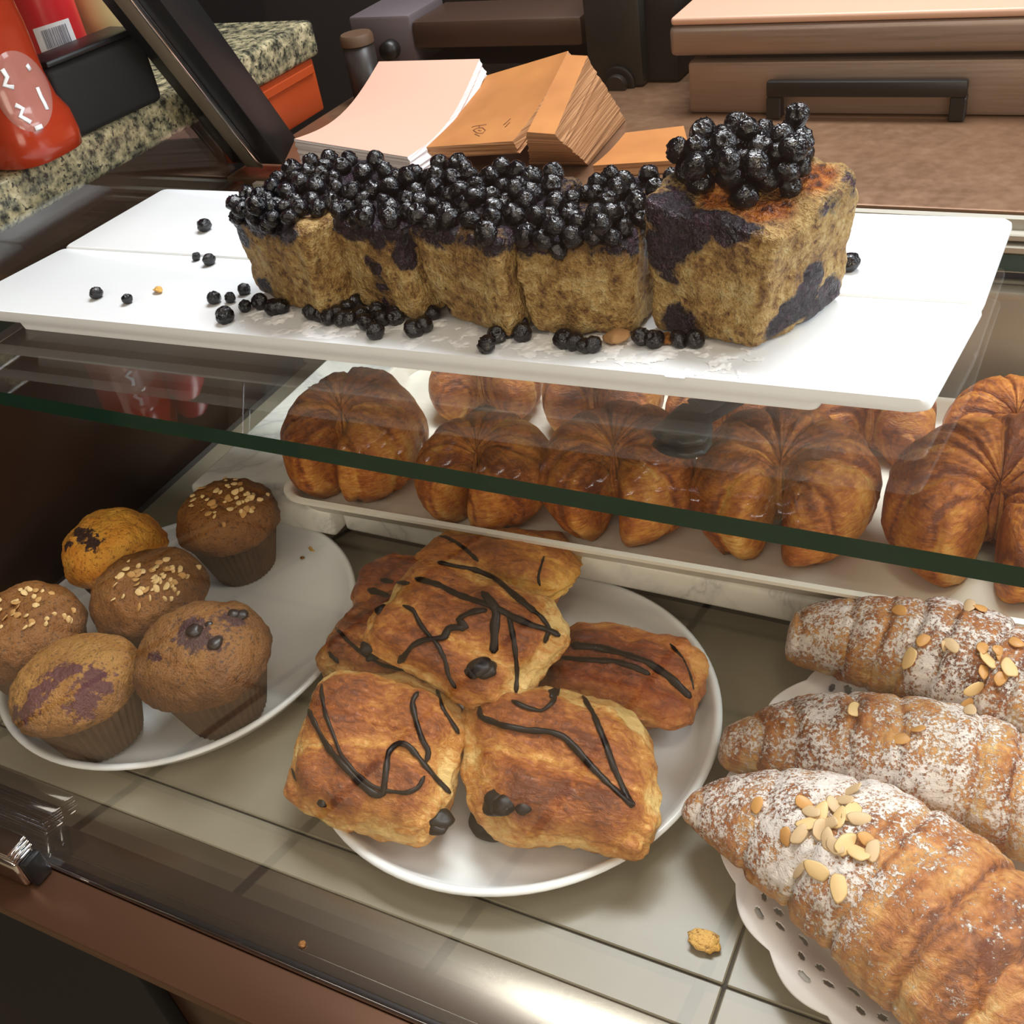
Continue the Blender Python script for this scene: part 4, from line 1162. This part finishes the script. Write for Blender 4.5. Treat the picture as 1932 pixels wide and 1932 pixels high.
ramp_stack('paper_stack', 'stack of white deli paper sheets curving up behind the cake', 'paper stack',
           fl, fr, aty(906, 111, yb), aty(716, 116, yb), [(0, 0, -0.034), (0.012, 0, -0.034), (0.014, 0.0, -0.042), (0, 0, -0.05)], 16, M['paperlit'], M['paper_edges'], 0.016, wob=0.0014)
fl = at(786, 279, CZ + 0.030); fr = at(968, 266, CZ + 0.036)
yb = fl.y + 0.145
bgA = ramp_stack('paper_bag_stack', 'brown paper bags leaning beside the white paper, small print near the fold', 'paper bags',
           fl, fr, aty(1072, 96, yb - 0.015), aty(906, 146, yb), [(0, 0.0, -0.012), (0.004, 0, -0.012), (0.006, 0, -0.010), (0, 0, -0.014)], 6, M['kraft'], M['kraft_edges'], 0.006, 'brown paper bag stacks on the counter', seed=2)
f2l = at(992, 250, CZ + 0.062); f2r = at(1044, 254, CZ + 0.062)
yb = f2l.y + 0.13
br = aty(1106, 106, yb); bl = aty(1066, 104, yb)
g1 = at(1111, 312, CZ + 0.001); g2 = at(1181, 226, CZ + 0.001)
g0 = at(1000, 312, CZ + 0.001)
ramp_stack('paper_bag_stack', 'thick stack of brown paper bags, its jagged side facing the toaster', 'paper bags',
           f2l, f2r, br, bl, [tuple(g0 - f2l), tuple(g1 - f2r), tuple(g2 - br), tuple(g2 + (g0 - g1) - bl)], 26, M['kraft'], M['kraft_edges'], 0.0, 'brown paper bag stacks on the counter', wob=0.0012, seed=3)
c = [at(1118, 312, CZ + 0.012), at(1308, 300, CZ + 0.012), at(1290, 237, CZ + 0.014), at(1180, 250, CZ + 0.014)]
ramp_stack('paper_bag_stack', 'small flat brown bags on the counter right of the thick stack', 'paper bags',
           c[0], c[1], c[2], c[3], [(0, 0, -0.0115), (0, 0, -0.0115), (0, 0, -0.0135), (0, 0, -0.0135)], 5, M['kraft'], M['kraft_edges'], 0.002, 'brown paper bag stacks on the counter', wob=0.001, seed=4)
# small print on the leaning bags
bb = bmesh.new(); bb.from_mesh(bgA.data); bb.transform(wm(bgA)); bv = BVHTree.FromBMesh(bb); bb.free()
def bag_print(strokes, w):
    for pts in strokes:
        P = []; NN = []
        for (x, y) in pts:
            h, n, _, d = bv.ray_cast(CAM_POS, ray(x, y))
            if h is not None: P.append(h + n * 0.0002); NN.append(n)
        if len(P) >= 2: tube(pb, P, w, 6, 0.2, NN)
pb = bmesh.new()
bag_print([[(890, 240), (897, 238), (905, 237), (918, 235)], [(893, 246), (900, 251), (910, 252), (916, 246), (910, 241), (900, 242), (893, 246)], [(902, 246), (908, 247)], [(905, 237), (904, 242)], [(896, 253), (905, 257)]], 0.0006)
bag_print([[(811 + k * 4, 266 - k * 5), (813 + k * 4, 261 - k * 5)] for k in range(4)] + [[(808, 270), (826, 246)]], 0.0005)
bag_print([[(950, 236), (957, 230), (963, 224)], [(953, 240), (962, 231)]], 0.0006)
if pb.verts: finish('bag_print', pb, M['brownprint'], bgA)
else: pb.free()

# ---- sandwich grill at the right
gy = at(1300, 215, CZ).y
gr = thing('sandwich_grill', 'warm grey steel sandwich grill with thick lid and black front handle at the right', 'grill', (-0.1, gy + 0.15, CZ))
boxo('grill_body', -0.377, 0.2, gy, gy + 0.34, CZ + 0.0005, CZ + 0.052, M['grillsteel'], 0.004, gr)
gl_, gt_ = CZ + 0.058, CZ + 0.087
boxo('lid_gap', -0.36, 0.2, gy + 0.012, gy + 0.33, CZ + 0.0525, gl_ - 0.0003, M['blackmatte'], 0.001, gr)
boxo('lid', -0.394, 0.22, gy - 0.004, gy + 0.35, gl_, gt_, M['grillsteel'], 0.006, gr, 3)
boxo('lid_top', -0.392, 0.218, gy - 0.002, gy + 0.348, gt_ + 0.0002, gt_ + 0.008, M['grilllid'], 0.003, gr, 3)
bm = bmesh.new()
p0 = aty(1447, 158, gy - 0.012); p1 = aty(1828, 150, gy - 0.012)
box(bm, p0.x, p1.x, gy - 0.016, gy - 0.006, p0.z - 0.012, p0.z + 0.003, 0.002, 2)
autosmooth(finish('handle', bm, M['black'], gr))
for x in (p0.x, p1.x - 0.014):
    bm = bmesh.new(); box(bm, x, x + 0.014, gy - 0.0155, gy - 0.0002, CZ + 0.0006, p0.z - 0.0122, 0.001, 1)
    autosmooth(finish('handle_leg', bm, M['black'], gr))

# ---- dark machines at the back
def pbox(name, px0, px1, py_top, y, depth, m, parent=None, zb=CZ, bev=0.004, ztop=None):
    a = aty(px0, py_top, y); b = aty(px1, py_top, y)
    return boxo(name, min(a.x, b.x), max(a.x, b.x), y, y + depth, zb + 0.0005, ztop or a.z, m, bev, parent)
mz = 1.19
em = thing('coffee_machine', 'dark coffee machine with a brown front bar at the back of the counter', 'machine', (-0.7, 1.45, CZ))
xl = aty(660, 60, mz).x; xr = aty(1098, 60, mz).x
ztop = aty(900, 45, mz).z
boxo('machine_body', xl, xr, mz + 0.09, mz + 0.36, CZ + 0.0005, ztop + 0.12, M['machine'], 0.006, em)
boxo('front_bar', xl + 0.0905, xr, mz, mz + 0.0895, ztop - 0.028, ztop + 0.005, mat('brown_machine_bar', srgb(78, 58, 48), 0.35, 0.3), 0.006, em)
boxo('side_column', xl, xl + 0.09, mz + 0.002, mz + 0.0895, CZ + 0.0005, ztop + 0.012, M['greycloth'], 0.004, em)
boxo('drip_tray', xl + 0.09, xr, mz + 0.002, mz + 0.0895, CZ + 0.0005, CZ + 0.02, M['black'], 0.003, em)
kx = aty(725, 92, mz)
bm = lathe(bmesh.new(), [(0.001, 0), (0.011, 0), (0.012, 0.004), (0.011, 0.016), (0.001, 0.018)], 28)
bm.transform(Matrix.Translation((kx.x + 0.012, mz + 0.0018, kx.z)) @ Matrix.Rotation(PI / 2, 4, 'X')); finish('dial', bm, M['black'], em)

gy2 = 1.165
gm = thing('control_box', 'dark green black control box with a round dial behind the brown bags', 'control box', (-0.48, gy2 + 0.08, CZ))
a = aty(1108, 120, gy2); b = aty(1212, 120, gy2)
boxo('housing', a.x, b.x, gy2, gy2 + 0.11, CZ + 0.0005, CZ + 0.16, M['machinegreen'], 0.004, gm)
kc = aty(1168, 158, gy2)
for nm, r0, r1, d, m in (('dial_ring', 0.016, 0.020, 0.004, M['black']), ('dial', 0.001, 0.012, 0.012, M['machine'])):
    bm = lathe(bmesh.new(), [(r0, 0.0), (r1, 0.0), (r1, d * 0.8), (r1 * 0.93, d), (r0, d)], 40)
    bm.transform(Matrix.Translation((kc.x, gy2 - 0.0003, kc.z)) @ Matrix.Rotation(PI / 2, 4, 'X'))
    autosmooth(finish(nm, bm, m, gm))
la = aty(1190, 205, gy2)
boxo('indicator', la.x - 0.010, la.x + 0.010, gy2 - 0.0015, gy2 - 0.0003, la.z - 0.002, la.z + 0.002, mat('teal_print', srgb(60, 110, 100), 0.5), 0, gm)
bb_ = aty(1225, 120, 1.20); bc_ = aty(1292, 120, 1.20)
o = boxo('black_bin', bb_.x + 0.002, bc_.x, 1.18, 1.40, CZ + 0.0005, CZ + 0.20, M['blackmatte'], 0.006)
tag(o, 'plain black bin between the control box and the sandwich grill', 'bin')
# small canister between granite and machine
cx = aty(668, 80, 1.13)
tn = thing('canister', 'dark canister with tan lid right of the granite corner', 'canister', (cx.x + 0.012, 1.12, CZ))
bm = lathe(bmesh.new(), [(0.001, 0.0006), (0.018, 0.0006), (0.019, 0.004), (0.019, 0.065), (0.001, 0.066)], 36); finish('can_body', bm, M['machine'], tn, local=True)
bm = lathe(bmesh.new(), [(0.001, 0.0663), (0.020, 0.0663), (0.020, 0.075), (0.018, 0.078), (0.001, 0.078)], 36); autosmooth(finish('lid', bm, mat('tan_lid', srgb(86, 62, 42), 0.6), tn, local=True))

# ---- bottles on the granite
GZ = 0.3225
jb = at(40, 318, GZ)
jt = thing('juice_bottle', 'orange plastic bottle with clear oval label on the granite at the far left', 'bottle', (jb.x - 0.012, jb.y + 0.028, GZ))
bm = bmesh.new(); rings = []
for r, z in ((0.032, 0), (0.040, 0.002), (0.0415, 0.010), (0.040, 0.022), (0.034, 0.031), (0.0315, 0.045), (0.0315, 0.072), (0.030, 0.084), (0.023, 0.10), (0.016, 0.115), (0.0145, 0.135), (0.0145, 0.15)):
    ring = []
    for i in range(56):
        a = 2 * PI * i / 56; e = 2.8
        k = (abs(math.cos(a)) ** e + abs(math.sin(a)) ** e) ** (-1 / e)
        ring.append(Vector((r * k * math.cos(a), r * k * math.sin(a), z * 1.5)))
    rings.append(ring)
loft(bm, rings); bmesh.ops.recalc_face_normals(bm, faces=bm.faces); jo = finish('bottle_body', bm, M['juice'], jt, local=True)
b2 = bmesh.new(); b2.from_mesh(jo.data); b2.transform(wm(jo)); bvj = BVHTree.FromBMesh(b2); b2.free()
# oval raised label hugging the bottle
bm = bmesh.new(); rows = []
for i in range(0, 11):
    row = []
    for j in range(36):
        a = 2 * PI * j / 36; q = i / 10
        x = 42 + q * 56 * math.cos(a) + q * 20 * math.sin(a) * 0.6; y = 172 + q * 76 * math.sin(a) + q * 10 * math.cos(a)
        h, n, _, d = bvj.ray_cast(CAM_POS, ray(x, y))
        if h is None: row.append(None); continue
        row.append(bm.verts.new(h + n * (0.0012 if i < 10 else 0.0001)))
    rows.append(row)
for i in range(10):
    for j in range(36):
        k = [rows[i][j], rows[i][(j + 1) % 36], rows[i + 1][(j + 1) % 36], rows[i + 1][j]]
        if all(k) and len(set(k)) == 4: bm.faces.new(k)
bmesh.ops.delete(bm, geom=[v for v in bm.verts if not v.link_faces], context='VERTS')
if bm.verts:
    lab = finish('oval_label', bm, M['juicelab'], jt)
    pr = bmesh.new()
    for pts in ([(3, 130), (12, 145), (8, 160), (25, 165)], [(28, 198), (42, 205), (38, 220), (58, 232)], [(68, 165), (75, 182), (82, 195), (88, 208)], [(48, 122), (55, 132)], [(65, 243), (78, 238)]):
        P = []; NN = []
        for x, y in pts:
            h, n, _, d = bvj.ray_cast(CAM_POS, ray(x, y))
            if h is not None: P.append(h + n * 0.0016); NN.append(n)
        if len(P) > 1: tube(pr, P, 0.0021, 6, 0.15, NN)
    if pr.verts: finish('label_print', pr, M['whitelab'], jt)
bm = lathe(bmesh.new(), [(0.001, 0.2255), (0.0165, 0.2255), (0.0165, 0.241), (0.0155, 0.243), (0.001, 0.243)], 32)
finish('bottle_cap', bm, M['orange'], jt, local=True)

# black box lying behind the bottle
p0 = at(140, 268, GZ); p1 = at(312, 188, GZ)
bx = thing('black_box', 'low black box on the granite right of the orange bottle', 'box', ((p0.x + p1.x) / 2 - 0.05, (p0.y + p1.y) / 2, GZ))
d = (p1 - p0); d.z = 0; dn = Vector((-d.y, d.x, 0)).normalized() * 0.042
zt = 0.064
bm = hexa(bmesh.new(), [p0, p1, p1 + dn, p0 + dn], [v + Vector((0, 0, zt)) for v in (p0, p1, p1 + dn, p0 + dn)], 0.007, 3)
autosmooth(finish('box_body', bm, M['blackmatte'], bx))
q0 = p0 + dn * 0.02 - d * -0.02; 
bm = hexa(bmesh.new(), [v + Vector((0, 0, zt + 0.0005)) for v in (p0 + dn * .03 + d * .03, p1 + dn * .03 - d * .03, p1 + dn * .97 - d * .03, p0 + dn * .97 + d * .03)], [v + Vector((0, 0, zt + 0.006)) for v in (p0 + dn * .03 + d * .03, p1 + dn * .03 - d * .03, p1 + dn * .97 - d * .03, p0 + dn * .97 + d * .03)], 0.002, 2)
autosmooth(finish('box_lid', bm, M['black'], bx))

# red bottle with barcode sticker, standing behind the box
pr_ = atx(98, 70, p0.x - 0.085)
rt = thing('red_bottle', 'red plastic bottle with a white barcode sticker behind the black box', 'bottle', (pr_.x, pr_.y, GZ))
bm = bmesh.new(); lathe(bm, [(0.024, 0.0006), (0.031, 0.002), (0.032, 0.006), (0.032, 0.16), (0.024, 0.185), (0.014, 0.20), (0.001, 0.201)], 48)
ro = autosmooth(finish('bottle_body', bm, M['red'], rt, local=True), 40)
b2 = bmesh.new(); b2.from_mesh(ro.data); b2.transform(wm(ro)); bvr = BVHTree.FromBMesh(b2); b2.free()
def wrap_quad(q, lift_, nx, ny, u0=0, u1=1, v0=0, v1=1):
    bm = bmesh.new(); g = []
    for i in range(nx + 1):
        col = []
        for j in range(ny + 1):
            u = u0 + (u1 - u0) * i / nx; v = v0 + (v1 - v0) * j / ny
            x = (q[0][0] * (1 - u) + q[1][0] * u) * (1 - v) + (q[3][0] * (1 - u) + q[2][0] * u) * v
            y = (q[0][1] * (1 - u) + q[1][1] * u) * (1 - v) + (q[3][1] * (1 - u) + q[2][1] * u) * v
            h, n, _, d_ = bvr.ray_cast(CAM_POS, ray(x, y))
            col.append(bm.verts.new(h + n * lift_) if h is not None else None)
        g.append(col)
    for i in range(nx):
        for j in range(ny):
            k = [g[i][j], g[i + 1][j], g[i + 1][j + 1], g[i][j + 1]]
            if all(k): bm.faces.new(k)
    bmesh.ops.delete(bm, geom=[v for v in bm.verts if not v.link_faces], context='VERTS')
    return bm
Q = [(62, 55), (128, 34), (148, 86), (82, 107)]
bm = wrap_quad(Q, 0.0006, 12, 10)
if bm.verts: finish('barcode_sticker', bm, M['whitelab'], rt)
bars = bmesh.new(); u = 0.18; br_ = random.Random(3)
while u < 0.85:
    w = br_.choice((0.012, 0.02, 0.03))
    t_ = wrap_quad(Q, 0.0009, 1, 6, u, u + w, 0.14, 0.80)
    me_ = bpy.data.meshes.new('tmp'); t_.to_mesh(me_); t_.free(); bars.from_mesh(me_); bpy.data.meshes.remove(me_)
    u += w + br_.choice((0.015, 0.025))
if bars.verts: finish('barcode', bars, M['greyprint'], rt)
cp = atx(215, 60, p1.x - 0.095)
cu = thing('cream_jug', 'tall cream coloured jug behind the black box', 'jug', (cp.x, cp.y, GZ))
bm = lathe(bmesh.new(), [(0.020, 0.0006), (0.024, 0.003), (0.033, 0.10), (0.034, 0.11), (0.031, 0.11), (0.022, 0.008), (0.001, 0.008)], 40)
finish('jug_body', bm, M['cream'], cu, local=True)
